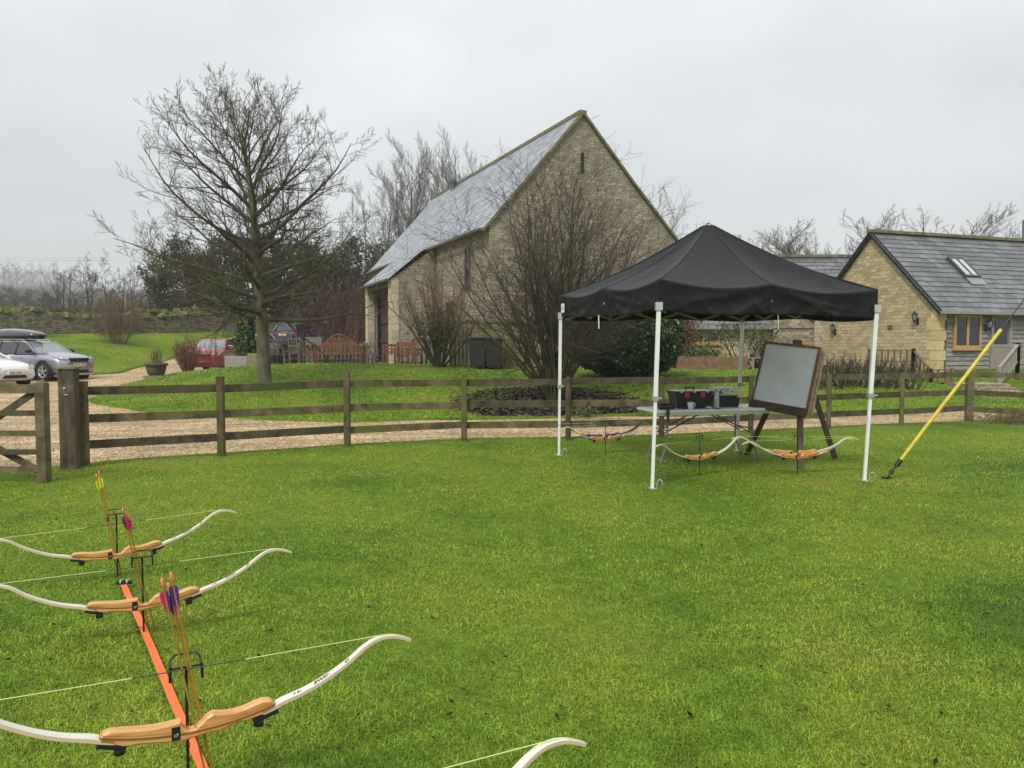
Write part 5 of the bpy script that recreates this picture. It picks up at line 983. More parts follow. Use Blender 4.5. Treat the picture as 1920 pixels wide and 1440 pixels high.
# ------------------------------------------------------------------ terrace furniture
def lutyens(label, loc, rz, w_=1.65, arch=True):
    t = thing('garden_bench', label, 'bench', loc, rz, 'teak garden benches'); T = MT['teak']; hw = w_ / 2
    def topz(x):
        u = abs(x) / hw
        return .62 + .44 * math.sqrt(max(0, 1 - (u / .52) ** 2)) if u < .40 else (.62 + .44 * .64 - (u - .40) * .75 if u < .62 else max(.62, .73 - (u - .62) * .5))
    m = MB(); xs = [-hw + w_ * i / 40 for i in range(41)]
    for a, b in zip(xs, xs[1:]): m.bar((a, .28, topz(a)), (b, .28, topz(b)), .045, .07, up=(0, 0, 1))
    m.build('top_rail', T, t)
    m = MB()
    for z in (.50, .58, .66, .74, .82, .90):
        xx = [x for x in xs if topz(x) > z + .04]
        if xx: m.bar((xx[0], .28, z), (xx[-1], .28, z), .025, .045)
    m.build('slats', T, t); m = MB()
    for x in (-hw * .5, 0, hw * .5): m = MB(); m.b2((x - .025, .265, .42), (x + .025, .30, topz(x))); m.build('back_upright', T, t)
    m = MB()
    for k in range(6): m.b2((-hw, -.26 + k * .09, .40), (hw, -.26 + k * .09 + .075, .425))
    m.b2((-hw, -.29, .34), (hw, -.26, .41)); m.build('seat', T, t)
    for sx in (-1, 1):
        for y, z in ((-.27, .63), (.28, .72)): m = MB(); m.b2((sx * hw - .035, y - .035, 0), (sx * hw + .035, y + .035, z)); m.build('leg', T, t)
        m = MB(); m.tube([(sx * hw, .26, .66), (sx * hw, -.1, .68), (sx * (hw + .02), -.3, .67), (sx * (hw + .05), -.38, .62), (sx * (hw + .05), -.36, .56)], .04, 8); m.build('armrest', T, t)
        m = MB(); m.bar((sx * hw, -.27, .12), (sx * hw, .28, .12), .03, .05); m.build('stretcher', T, t)
    m = MB(); m.bar((-hw, .0, .12), (hw, .0, .12), .04, .06); m.build('stretcher', T, t)
    return t
def armchair(name, label, loc, rz, mat, grp, bh=.92):
    t = thing(name, label, 'chair', loc, rz, grp); T = MT[mat]; m = MB()
    for k in range(5): m.b2((-.28, -.24 + k * .1, .40), (.28, -.24 + k * .1 + .085, .425))
    m.build('seat', T, t)
    for sx in (-1, 1):
        for y, z in ((-.25, .62), (.27, bh)): m = MB(); m.b2((sx * .30 - .03, y - .03, 0), (sx * .30 + .03, y + .03, z)); m.build('leg', T, t)
        m = MB(); m.b2((sx * .30 - .035, -.30, .62), (sx * .30 + .035, .25, .65)); m.build('armrest', T, t)
    m = MB()
    for z in (bh - .05, .74, .62, .50): m.b2((-.27, .255, z - .03), (.27, .28, z + .035))
    for x in (-.13, 0, .13): m.b2((x - .02, .24, .43), (x + .02, .255, bh - .05))
    m.build('backrest', T, t); return t
def gz(px, py, Y): p = at(px, py, Y); p.z = G(p.x, Y) - .01; return p
lutyens('long teak garden bench with arched slatted back on the terrace edge', gz(634, 682, 27.4), R(4), 1.68)
lutyens('teak bench seen end on with its pointed arched back, behind the teak chairs', gz(765, 682, 30.2), R(-62), 1.5)
armchair('teak_armchair', 'teak armchair before the dark barn doorway, left of the pair', gz(737, 682, 29.2), R(175), 'teak', 'teak armchairs', .82)
armchair('teak_armchair', 'teak armchair in front of the porch side wall, right of the pair', gz(762, 683, 28.6), R(184), 'teak', 'teak armchairs', .86)
armchair('teak_armchair', 'teak armchair left of the arched bench between two weathered chairs', gz(578, 683, 29.3), R(100), 'teak', 'teak armchairs', .9)
armchair('weathered_chair', 'dark weathered chair nearest the big tree trunk', gz(515, 684, 28.6), R(25), 'oldwood', 'weathered chairs', 1.0)
armchair('weathered_chair', 'dark weathered chair below the dark blue car', gz(543, 684, 28.9), R(-30), 'oldwood', 'weathered chairs', 1.05)
armchair('weathered_chair', 'dark weathered chair beside the barn porch, right of the teak chairs', gz(790, 683, 29.6), R(-70), 'oldwood', 'weathered chairs', .95)
t = thing('garden_table', 'dark weathered square table left of the arched bench', 'table', gz(596, 683, 28.3), R(8)); m = MB()
for k in range(7): m.b2((-.42 + k * .12, -.42, .70), (-.42 + k * .12 + .11, .42, .73))
m.build('tabletop', MT['oldwood'], t)
for sx in (-1, 1):
    for sy in (-1, 1): m = MB(); m.b2((sx * .34 - .035, sy * .34 - .035, 0), (sx * .34 + .035, sy * .34 + .035, .70)); m.build('leg', MT['oldwood'], t)
lp = t.location + Vector((-.12, 0, .73)); t2 = thing('glass_box', 'clear glass storage box on the weathered table', 'box', lp); m = MB()
for x in (-.28, .28):
    for y in (-.17, .17): m.b2((x - .01, y - .01, 0), (x + .01, y + .01, .28))
for z in (.0, .27): m.bar((-.28, -.17, z), (.28, -.17, z), .02, .02); m.bar((-.28, .17, z), (.28, .17, z), .02, .02); m.bar((-.28, -.17, z), (-.28, .17, z), .02, .02); m.bar((.28, -.17, z), (.28, .17, z), .02, .02)
m.build('box_frame', MT['greywood'], t2); m = MB(); m.b2((-.27, -.16, .01), (.27, .16, .26)); m.build('box_side', M('box_glass', (.18, .20, .14), rough=.2), t2)
p = gz(503, 690, 31); t = thing('garden_lamp', 'small white lamp on a thin post right of the big trunk', 'lamp', p); H = at(503, 589, 31).z - p.z; m = MB(); m.tube([(0, 0, -.1), (0, 0, H)], .022, 8); m.build('post', MT['black'], t)
m = MB(); m.lathe((0, 0, H - .05), [(0, 0), (.07, .02), (.085, .06), (.08, .2), (.05, .26), (0, .28)], 12); m.build('lamp_head', MT['white'], t)
t = thing('wooden_chair', 'slanted pale wooden garden chair beside the low building left of the whiteboard', 'chair', gz(1412, 690, 27.3), R(30)); m = MB(); m.bar((-.3, -.3, 0), (-.1, .45, 1.05), .05, .05); m.bar((.3, -.3, 0), (.1 + .2, .45, 1.05), .05, .05); m.build('back_frame', MT['greywood'], t)
m = MB(); m.bar((-.28, .38, .95), (.3, .38, .95), .03, .08); m.bar((-.3, .12, .6), (.3, .12, .6), .03, .08); m.build('slats', MT['greywood'], t); m = MB(); m.b2((-.32, -.3, .38), (.32, .2, .41)); m.build('seat', MT['greywood'], t)
for sx in (-.3, .3): m = MB(); m.b2((sx - .025, -.3, 0), (sx + .025, -.25, .4)); m.build('leg', MT['greywood'], t); m = MB(); m.b2((sx - .025, .3, 0), (sx + .025, .35, .6)); m.build('leg', MT['greywood'], t)
# ------------------------------------------------------------------ pop-up tent
FX = Vector((1.58, 8.61, 0)); LX = Vector((.69, 11.26, 0)); RX = Vector((4.21, 9.13, 0)); BX = Vector((3.45, 11.75, 0))
tent = thing('popup_tent', 'black pop up canopy tent on four white legs standing on the lawn', 'tent', (2.48, 10.2, 0)); TO = tent.location.copy()
MT['canvas'] = M('black_canvas', (.006, .0065, .009), (.010, .011, .014), scale=2, rough=.5, spec=.25, bump=.35, bscale=9, bdist=.04)
tops = {'F': at(1237, 523, 8.62), 'L': at(1051.5, 553, 11.28), 'R': at(1646, 543, 9.15), 'B': Vector((3.53, 11.78, 2.34))}
bots = {'F': FX, 'L': LX, 'R': RX, 'B': BX}; PK = at(1328, 417, 10.25)
for kx in 'FLRB':
    a = bots[kx]; b = tops[kx].copy(); d = (b - a); top = a + d * (2.08 / d.z); mid = a + d * (1.02 / d.z)
    m = MB(); m.bar(a - TO, mid - TO, .036, .036, up=(0, 1, 0)); m.bar(mid - TO, top - TO, .046, .046, up=(0, 1, 0)); lg = m.build('leg', MT['white'], tent, bevel=.004)
    m = MB(); c = mid - TO; m.box(c, (.066, .066, .05)); m.tube([c + Vector((.03, -.02, 0)), c + Vector((.07, -.03, 0))], .012, 6); m.build('leg_clamp', M('clamp_grey', (.28, .29, .28), rough=.5), lg)
    m = MB(); c = a - TO; m.box(c + Vector((0, 0, .004)), (.09, .09, .008)); m.build('foot_plate', MT['alu'], lg)
    m = MB(); c = top - TO; m.box(c + Vector((0, 0, -.03)), (.075, .075, .09)); m.build('corner_joint', MT['black' if kx == 'B' else 'alu'], lg)
    q = c = a - TO + Vector((.05, -.02, 0)); m = MB(); m.tube([q + Vector((0, 0, -.06)), q + Vector((0, 0, .07)), q + Vector((.012, -.005, .10)), q + Vector((.035, -.015, .11)), q + Vector((.055, -.02, .09)), q + Vector((.06, -.02, .05))], .005, 6)
    tag(m.build('hook_peg', MT['alu'], uv=False), {'F': 'steel hook peg at the foot of the nearest tent leg', 'L': 'steel hook peg at the foot of the far left tent leg', 'R': 'steel hook peg at the foot of the right tent leg', 'B': 'steel hook peg at the foot of the back tent leg'}[kx], 'peg', 'hook pegs at the tent legs').location = TO
# canopy
def edge(A, B, u):
    p = A.lerp(B, u); p.z += -.075 * (math.sin(math.pi * (abs(2 * u - 1)))) ** 1.0 * (1 if 0 < u < 1 else 0) - .0
    return p
PR = [('F', 'R'), ('R', 'B'), ('B', 'L'), ('L', 'F')]; rr = random.Random(31)
for a, b in PR:
    A_, B_ = tops[a], tops[b]; rows = []; NU, NT = 40, 26
    for i in range(NT + 1):
        t_ = i / NT; row = []
        for j in range(NU + 1):
            u = j / NU; e = edge(A_, B_, u); base = PK.lerp(e, t_); flat = PK.z - (PK.z - e.z) * t_
            cu = (t_ * (1 - t_)) * -.62 * .55; rib = 1 - abs(math.sin(math.pi * (2 * u))) ; sag = -.14 * t_ * (1 - t_) * (1 - rib)
            wr_ = .006 * math.sin(u * 34 + t_ * 9) * t_ * (1 - t_) * 3 + .008 * (1 - 2 * abs(math.sin(9 * u + 7 * t_)) ** .6) * t_ ** 2 * (1 - t_) * 3
            row.append(Vector((base.x, base.y, flat + cu + sag + wr_)) - TO)
        rows.append(row)
    m = MB(); m.grid(rows); m.build('canopy_panel', MT['canvas'], tent, uv=False)
    m = MB(); m.tube([r_[0] + Vector((0, 0, .002)) for r_ in rows[1:]], .006, 6); m.build('seam', MT['canvas'], tent, uv=False); m = MB(); m.tube([q_ + Vector((0, 0, .001)) for q_ in rows[-1]], .006, 6); m.build('hem', MT['canvas'], tent, uv=False); m = MB(); m.tube([r_[20] + Vector((0, 0, .001)) for r_ in rows[1:]], .0035, 6); m.build('seam', MT['canvas'], tent, uv=False)
    n = (B_ - A_).cross(Vector((0, 0, 1))).normalized(); rows = []; ph = rr.uniform(0, 6)
    for i in range(15):
        t_ = i / 14; row = []
        for j in range(161):
            u = j / 160; e = edge(A_, B_, u); env = math.sin(math.pi * u) ** .5 if 0 < u < 1 else 0; q = abs(2 * u - 1)
            sg = 1 if u < .5 else -1; tri = lambda x: 1 - 2 * abs(math.sin(x)) ** .55; off = env * (t_ * (.022 * tri(11 * u + 2.6 * t_ * sg + ph) + .012 * tri(27 * u - 3.5 * t_ * sg + 2 * ph)) + .012 * tri(7 * u + 4 * t_ * sg) * math.sin(math.pi * min(1, t_ * 1.1))) + .012 * env
            zdrop = .345 + .02 * math.sin(u * 6.28 + ph) - .06 * math.sin(math.pi * q)
            row.append(Vector((e.x, e.y, e.z - zdrop * t_)) + n * off - TO)
        rows.append(row)
    m = MB(); m.grid(rows); v = m.build('valance', MT['canvas'], tent, uv=False); md = v.modifiers.new('s', 'SOLIDIFY'); md.thickness = .004
    # scissor truss bars
    m = MB()
    def P(u, z): q = A_.lerp(B_, u) - n * .105; return Vector((q.x, q.y, z)) - TO
    for s0, s1 in ((.015, .5), (.5, .985)):
        m.bar(P(s0, 2.16), P(s1, 1.97) if s0 < .1 else P(s1, 2.16) * 1, .012, .03) if False else None
    q = [.015, .26, .5, .74, .985]
    for k in range(4):
        zz = (1.99, 2.2); m.bar(P(q[k], zz[k % 2]), P(q[k + 1], zz[(k + 1) % 2]), .012, .028); m.bar(P(q[k], zz[(k + 1) % 2]) - n * .02, P(q[k + 1], zz[k % 2]) - n * .02, .012, .028)
    m.build('truss', M('truss_alu', (.30, .31, .30), rough=.5), tent)
m = MB(); m.tube([TO * 0 + (PK - TO) + Vector((0, 0, -1.0)), (PK - TO) + Vector((0, 0, -.03))], .02, 8); m.lathe(PK - TO + Vector((0, 0, -.06)), [(.05, 0), (.045, .03), (.0, .045)], 10)
for a, b in PR:
    e = (tops[a] + tops[b]) / 2 - TO; m.bar(e + Vector((0, 0, -.2)), (PK - TO) + Vector((0, 0, -.75)), .012, .028)
m.build('centre_pole', M('truss_alu2', (.36, .40, .36), rough=.5), tent)
for (a, b, u, nm) in (('L', 'F', .62, 0), ('F', 'R', .53, 1)):
    e = tops[a].lerp(tops[b], u if a != 'L' else .45) - TO; m = MB(); m.tube([e + Vector((0, 0, -.34)), e + Vector((.005, 0, -.52))], .009 if nm == 0 else .004, 6); m.build('pull_strap', MT['white'], tent)
    if nm: m = MB(); m.tube([e + Vector((.005, 0, -.52)), e + Vector((-.02, 0, -.57))], .008, 6); m.build('strap_toggle', MT['black'], tent)
# maker's label on the valance
A_, B_ = tops['L'], tops['F']; n = (B_ - A_).cross(Vector((0, 0, 1))).normalized(); d = (B_ - A_).normalized()
c = A_ + d * .16 + n * -.0 - Vector((0, 0, .20)); d.z = 0; d.normalize(); 
if n.dot(Vector((0, 0, 0)) - A_) < 0: n = -n
c = c + n * .035 - TO; up = Vector((0, 0, 1)); m = MB(); m.prism([c - d * .055 - up * .065, c + d * .055 - up * .065, c + d * .055 + up * .065, c - d * .055 + up * .065], n * .003); lb_ = m.build('cloth_label', MT['white'], tent)
mt_ = Matrix((d, up, n)).transposed().to_4x4(); mt_.translation = c + n * .004 - up * .005; text_part('label_mark', 'A', .075, MT['black'], lb_, mt_, bold=True)
# ------------------------------------------------------------------ folding table and the things on it
tdir = Vector((.97, .243, 0)).normalized(); tnor = Vector((-.243, .97, 0)).normalized(); FL = Vector((1.94, 10.34, 0)); trz = math.atan2(tdir.y, tdir.x)
table = thing('folding_table', 'white folding trestle table under the tent', 'table', FL, trz)
m = MB(); m.b2((0, 0, .70), (1.78, .66, .742)); m.build('tabletop', M('table_white', (.72, .74, .74), rough=.4), table, bevel=.012)
m = MB(); m.b2((.03, .02, .665), (1.75, .045, .70)); m.b2((.03, .615, .665), (1.75, .64, .70)); m.build('under_frame', MT['alu'], table)
MT['leggrey'] = M('leg_grey', (.16, .17, .17), rough=.4)
for x0, s_ in ((.22, -1), (1.52, 1)):
    for y in (.10, .56):
        m = MB(); m.tube([(x0, y, .70), (x0, y, .35), (x0 + .0 * s_, y, .28), (x0 + .10 * s_, y, .02), (x0 + .10 * s_, y, 0)], .0125, 8); m.build('leg', MT['leggrey'], table)
    m = MB(); m.tube([(x0, .10, .45), (x0, .56, .45)], .011, 6); m.tube([(x0 + .09 * s_, .10, .06), (x0 + .09 * s_, .56, .06)], .011, 6); m.build('cross_bar', MT['leggrey'], table)
    for y in (.22, .44):
        m = MB(); m.tube([(x0 + .0 * s_, y, .40), (.87 + .05 * s_, y, .69)], .009, 6); m.build('brace', MT['black'], table)
def ontab(x, y, dz=0): return FL + tdir * x + tnor * y + Vector((0, 0, .742 + dz))
def tbox(name, label, x, y, wx, wy, hz, mat, cat='box', taper=.92): pass
tb = thing('tool_box', 'large black toolbox with two red latches on the folding table', 'toolbox', ontab(.70, .40), trz)
m = MB(); m.add([(-.25, -.12, 0), (.25, -.12, 0), (.25, .12, 0), (-.25, .12, 0), (-.275, -.135, .20), (.275, -.135, .20), (.275, .135, .20), (-.275, .135, .20)], [(0, 3, 2, 1), (4, 5, 6, 7), (0, 1, 5, 4), (1, 2, 6, 5), (2, 3, 7, 6), (3, 0, 4, 7)]); m.build('box_body', MT['black'], tb, bevel=.008)
m = MB(); m.b2((-.29, -.145, .20), (.29, .145, .235)); m.build('lid', MT['black'], tb, bevel=.008)
m = MB(); m.b2((-.285, -.14, .236), (.285, .14, .242)); 
for x in (-.2, 0, .2): m.b2((x - .02, -.15, .215), (x + .02, -.144, .24))
m.build('lid_trim', MT['alu'], tb)
for x in (-.12, .12): m = MB(); m.b2((x - .036, -.158, .15), (x + .036, -.146, .225)); m.build('latch', MT['red'], tb, bevel=.004)
m = MB(); m.bar((-.06, 0, .24), (-.06, 0, .28), .015, .015, up=(0, 1, 0)); m.bar((.06, 0, .24), (.06, 0, .28), .015, .015, up=(0, 1, 0)); m.bar((-.067, 0, .282), (.067, 0, .282), .018, .015); m.build('handle', MT['black'], tb)
t3 = thing('storage_box', 'black plastic storage tub with a yellow clip behind the bottle', 'box', ontab(1.24, .42), trz); m = MB(); m.add([(-.19, -.13, 0), (.17, -.13, 0), (.17, .13, 0), (-.19, .13, 0), (-.205, -.15, .17), (.20, -.15, .17), (.20, .15, .17), (-.205, .15, .17)], [(0, 3, 2, 1), (4, 5, 6, 7), (0, 1, 5, 4), (1, 2, 6, 5), (2, 3, 7, 6), (3, 0, 4, 7)]); m.build('tub', MT['black'], t3, bevel=.008)
m = MB(); m.b2((.13, -.175, .135), (.215, -.14, .185)); m.build('clip', MT['yellow'], t3, bevel=.005); m = MB(); m.b2((-.21, -.155, .17), (.13, .15, .178)); m.build('rim', MT['alu'], t3)
t4 = thing('printed_carton', 'white carton with grey and black print on the storage tub', 'box', ontab(1.215, .42, .18), trz); m = MB(); m.b2((-.16, -.10, 0), (.15, .10, .095)); m.build('carton', M('carton_white', (.62, .63, .62), rough=.6), t4)
m = MB()
for (x0, x1, z0, z1) in ((-.10, -.045, .005, .03), (-.10, -.06, .035, .05), (-.055, -.035, .07, .082), (-.15, -.142, .045, .055), (.075, .12, .03, .042), (.128, .14, .03, .04), (-.09, -.05, .055, .065)): m.b2((x0, -.1025, z0), (x1, -.1002, z1))
m.build('print', M('print_dark', (.05, .055, .06), rough=.6), t4); m = MB()
for (x0, x1, z0, z1) in ((-.02, .06, .055, .085), (-.02, .05, .035, .05), (-.015, -.005, .005, .022), (.01, .02, .005, .022)): m.b2((x0, -.1025, z0), (x1, -.1002, z1))
m.build('print', M('print_grey', (.38, .39, .40), rough=.6), t4)
bo = thing('water_bottle', 'tall clear bottle with green print standing on the table edge', 'bottle', ontab(1.02, .22), trz); MT['bottle'] = M('bottle_glass', (.72, .82, .80), rough=.1, transm=.4, spec=.6)
m = MB(); m.lathe((0, 0, 0), [(0, 0), (.034, 0), (.038, .01), (.038, .12), (.033, .16), (.02, .205), (.014, .225), (.014, .25), (0, .25)], 24); m.build('glass', MT['bottle'], bo, uv=False); m = MB(); m.lathe((0, 0, 0), [(.016, .225), (.017, .255), (0, .256)], 16); m.build('cap', MT['greywood'], bo)
m = MB()
for k in range(16): a = R(200 + k * 9); z = .05 + .05 * math.sin(k * 2.1) + .01 * k / 4; m.b2((.0385 * math.cos(a) - .004, .0385 * math.sin(a) - .001, z), (.0385 * math.cos(a) + .004, .0385 * math.sin(a) + .001, z + .012))
m.build('print', M('print_green', (.02, .18, .12), rough=.5), bo)
mg = thing('mug', 'plain white mug on the front edge of the folding table', 'mug', ontab(.56, .10), trz); m = MB(); m.lathe((0, 0, 0), [(0, 0), (.030, 0), (.033, .005), (.043, .095), (.040, .095), (.030, .012), (0, .01)], 28); m.build('cup', MT['white'], mg, uv=False); m = MB(); m.tube([(.038, 0, .078), (.062, 0, .08), (.074, 0, .058), (.064, 0, .032), (.034, 0, .026)], .006, 8); m.build('handle', MT['white'], mg)
ag = thing('black_roll', 'rolled black padded bag with a hanging strap on the table', 'bag', ontab(.20, .12), trz); m = MB(); m.lathe((-.11, 0, .045), [(0, 0), (.035, 0), (.046, .01), (.046, .215), (.038, .23), (0, .23)], 20, Matrix.Rotation(R(90), 3, 'Y')); m.lathe((-.10, -.02, .035), [(.03, 0), (.035, .01), (.033, .2), (0, .21)], 14, Matrix.Rotation(R(90), 3, 'Y')); m.build('roll', M('black_leather', (.02, .02, .021), rough=.4), ag, uv=False)
m = MB(); m.prism([(-.055, -.127, .02), (-.005, -.127, .02), (-.015, -.133, -.17), (-.045, -.133, -.17)], (0, -.008, 0)); m.prism([(-.06, -.04, .015), (0, -.04, .015), (0, -.13, .015), (-.06, -.13, .015)], (0, 0, .008)); m.build('strap', MT['black'], ag)
for (nm, lab, x, y, wx, wy, hz, colr, rz) in (('red_folder', 'flat red item between the black bag and the mug', .40, .10, .16, .05, .012, (.5, .02, .03), 5), ('blue_folder', 'dark blue flat case in front of the toolbox', .72, .16, .26, .14, .018, (.02, .05, .16), -4), ('white_tube', 'white rolled paper lying before the toolbox', .86, .17, .13, .025, .025, (.7, .7, .7), 12), ('green_cloth', 'dark green cloth hanging over the table edge', .93, .06, .12, .12, .008, (.02, .10, .09), 40), ('black_pouch', 'thin black pouch left of the mug', .47, .08, .10, .04, .014, (.015, .015, .016), -8)):
    m = MB(); rows = []
    for i in range(7):
        rows.append([(wx * (i / 6 - .5), wy * (j / 4 - .5) + .004 * math.sin(i * 2 + j), hz * (.8 + .3 * math.sin(i * 1.7 + j)) * (1 if 0 < j < 4 and 0 < i < 6 else .2)) for j in range(5)])
    m.grid(rows); m.b2((-wx / 2, -wy / 2, 0), (wx / 2, wy / 2, hz * .3)); o = m.build(nm, M(nm + '_mat', colr, rough=.5), uv=False); o.location = ontab(x, y, .001); o.rotation_euler = (0, 0, trz + R(rz)); tag(o, lab, {'red_folder': 'folder', 'blue_folder': 'case', 'white_tube': 'paper roll', 'green_cloth': 'cloth', 'black_pouch': 'pouch'}[nm])
# ------------------------------------------------------------------ whiteboard on its easel
TLc, TRc, BLc, BRc = at(1434.5, 643, 11.35), at(1541, 649, 10.65), at(1409, 753, 11.0), at(1515, 772, 10.3)
es = thing('easel', 'dark brown three legged wooden easel carrying the whiteboard', 'easel', (4.0, 10.7, 0)); EO = es.location.copy(); MT['easel'] = M('easel_wood', (.06, .03, .02), (.10, .06, .04), scale=6, rough=.55)
def leg(a, b, w_=.07, t_=.035): m = MB(); m.bar(Vector(a) - EO, Vector(b) - EO, w_, t_, up=(0, -1, 0)); m.build('leg', MT['easel'], es)
l1 = gp(1400, 853); l2 = gp(1500, 879); l3 = gp(1566, 860); mid = (BLc + BRc) / 2; bn = (TRc - BRc).cross(BRc - BLc).normalized()
if bn.y < 0: bn = -bn
leg(l1, BLc.lerp(BRc, .30) + bn * .06 + Vector((0, 0, .0))); leg(l2, BLc.lerp(BRc, .84) + bn * .05 + Vector((0, 0, .05)), .075, .04); tp = TLc.lerp(TRc, .55) + bn * .06
leg(BLc.lerp(BRc, .30) + bn * .06, tp + Vector((-.03, 0, 0))); leg(BLc.lerp(BRc, .84) + bn * .05 + Vector((0, 0, .05)), tp + Vector((.03, 0, 0))); leg(l3, tp + bn * .06 + Vector((0, 0, .0)))
m = MB(); lo_ = -(BRc - BLc).cross(bn).normalized(); dn_ = (BRc - TRc).normalized(); m.bar(BLc - EO + dn_ * .035 - bn * .02, BRc - EO + dn_ * .035 - bn * .02, .11, .035, up=bn) ; m.build('ledge', MT['easel'], es)
m = MB(); m.box(tp - EO + Vector((0, 0, .06)), (.11, .06, .07)); m.build('top_block', MT['easel'], es)
m = MB(); m.tube([BRc.lerp(TRc, .12) + bn * .06 - EO, (l3.lerp(tp, .42)) - EO], .005, 6); m.build('stay_cord', MT['leggrey'], es)
wb = thing('whiteboard', 'white gridded scoring board in a brown wooden frame on the easel', 'whiteboard', BLc); WO = BLc.copy(); ex = (BRc - BLc); ey = (TLc - BLc + TRc - BRc) / 2
def wp_(u, v_, d_): return BLc + ex * u + ey * v_ - WO - bn * d_
def panel(u0, u1, v0, v1, d0, d1, mb): P = [wp_(u, v_, d_) for d_ in (d0, d1) for v_ in (v0, v1) for u in (u0, u1)]; mb.add(P, [(0, 2, 3, 1), (4, 5, 7, 6), (0, 1, 5, 4), (2, 6, 7, 3), (0, 4, 6, 2), (1, 3, 7, 5)])
m = MB(); panel(.035, .965, .035, .965, .0, .012, m)
def board_mat():
    m = bpy.data.materials.new('whiteboard_grid'); m.use_nodes = True; t = m.node_tree; N = t.nodes; L = t.links; b = N['Principled BSDF']; b.inputs['Roughness'].default_value = .2; b.inputs['Coat Weight'].default_value = 1
    u = N.new('ShaderNodeTexCoord'); br = N.new('ShaderNodeTexBrick'); br.offset = 0; br.inputs['Color1'].default_value = (.82, .87, .90, 1); br.inputs['Color2'].default_value = (.84, .89, .92, 1); br.inputs['Mortar'].default_value = (.66, .72, .76, 1); br.inputs['Scale'].default_value = 1; br.inputs['Brick Width'].default_value = .085; br.inputs['Row Height'].default_value = .045; br.inputs['Mortar Size'].default_value = .0018; L.new(u.outputs['UV'], br.inputs['Vector'])
    n = N.new('ShaderNodeTexNoise'); n.inputs['Scale'].default_value = 3; n.inputs['Detail'].default_value = 5; L.new(u.outputs['UV'], n.inputs['Vector']); r = N.new('ShaderNodeMapRange'); r.inputs[3].default_value = .82; r.inputs[4].default_value = 1.12; L.new(n.outputs[0], r.inputs[0])
    v = N.new('ShaderNodeVectorMath'); v.operation = 'SCALE'; L.new(br.outputs['Color'], v.inputs[0]); L.new(r.outputs[0], v.inputs['Scale']); L.new(v.outputs[0], b.inputs['Base Color']); return m
m.build('board', board_mat(), wb); MT['boardframe'] = M('board_frame', (.16, .075, .03), (.26, .13, .06), scale=8, rough=.5)
m = MB(); panel(0, .035, 0, 1, -.012, .022, m); panel(.965, 1.0, 0, 1, -.012, .022, m); panel(.035, .965, 0, .035, -.012, .0215, m); panel(.035, .965, .965, 1, -.012, .0215, m); m.build('frame', MT['boardframe'], wb)
m = MB(); panel(1.0, 1.012, 0, 1.0, -.06, .0, m); panel(1.015, 1.03, .0, .98, -.10, -.04, m); m.build('board_edge', M('raw_edge', (.45, .36, .24), (.25, .17, .1), scale=20, rough=.8), wb)
# ------------------------------------------------------------------ bows on ground stands
RIS = [(-0.283, 0.292), (-0.281, 0.303), (-0.271, 0.314), (-0.25, 0.319), (-0.212, 0.314), (-0.164, 0.307), (-0.121, 0.303), (-0.078, 0.303), (-0.034, 0.306), (-0.031, 0.290), (-0.023, 0.277), (-0.006, 0.268), (0.013, 0.272), (0.03, 0.286), (0.049, 0.303), (0.069, 0.313), (0.105, 0.305), (0.138, 0.303), (0.172, 0.308), (0.21, 0.319), (0.237, 0.324), (0.261, 0.320), (0.275, 0.309), (0.284, 0.294), (0.282, 0.289), (0.247, 0.273), (0.209, 0.268), (0.185, 0.262), (0.148, 0.264), (0.094, 0.246), (0.061, 0.248), (0.022, 0.243), (-0.028, 0.235), (-0.085, 0.243), (-0.165, 0.256), (-0.189, 0.255), (-0.212, 0.258), (-0.247, 0.273), (-0.283, 0.287)]
LIMB = [(0.235, 0.279), (0.275, 0.290), (0.308, 0.302), (0.386, 0.324), (0.466, 0.357), (0.547, 0.402), (0.609, 0.447), (0.654, 0.468), (0.699, 0.473), (0.745, 0.464), (0.792, 0.444)]
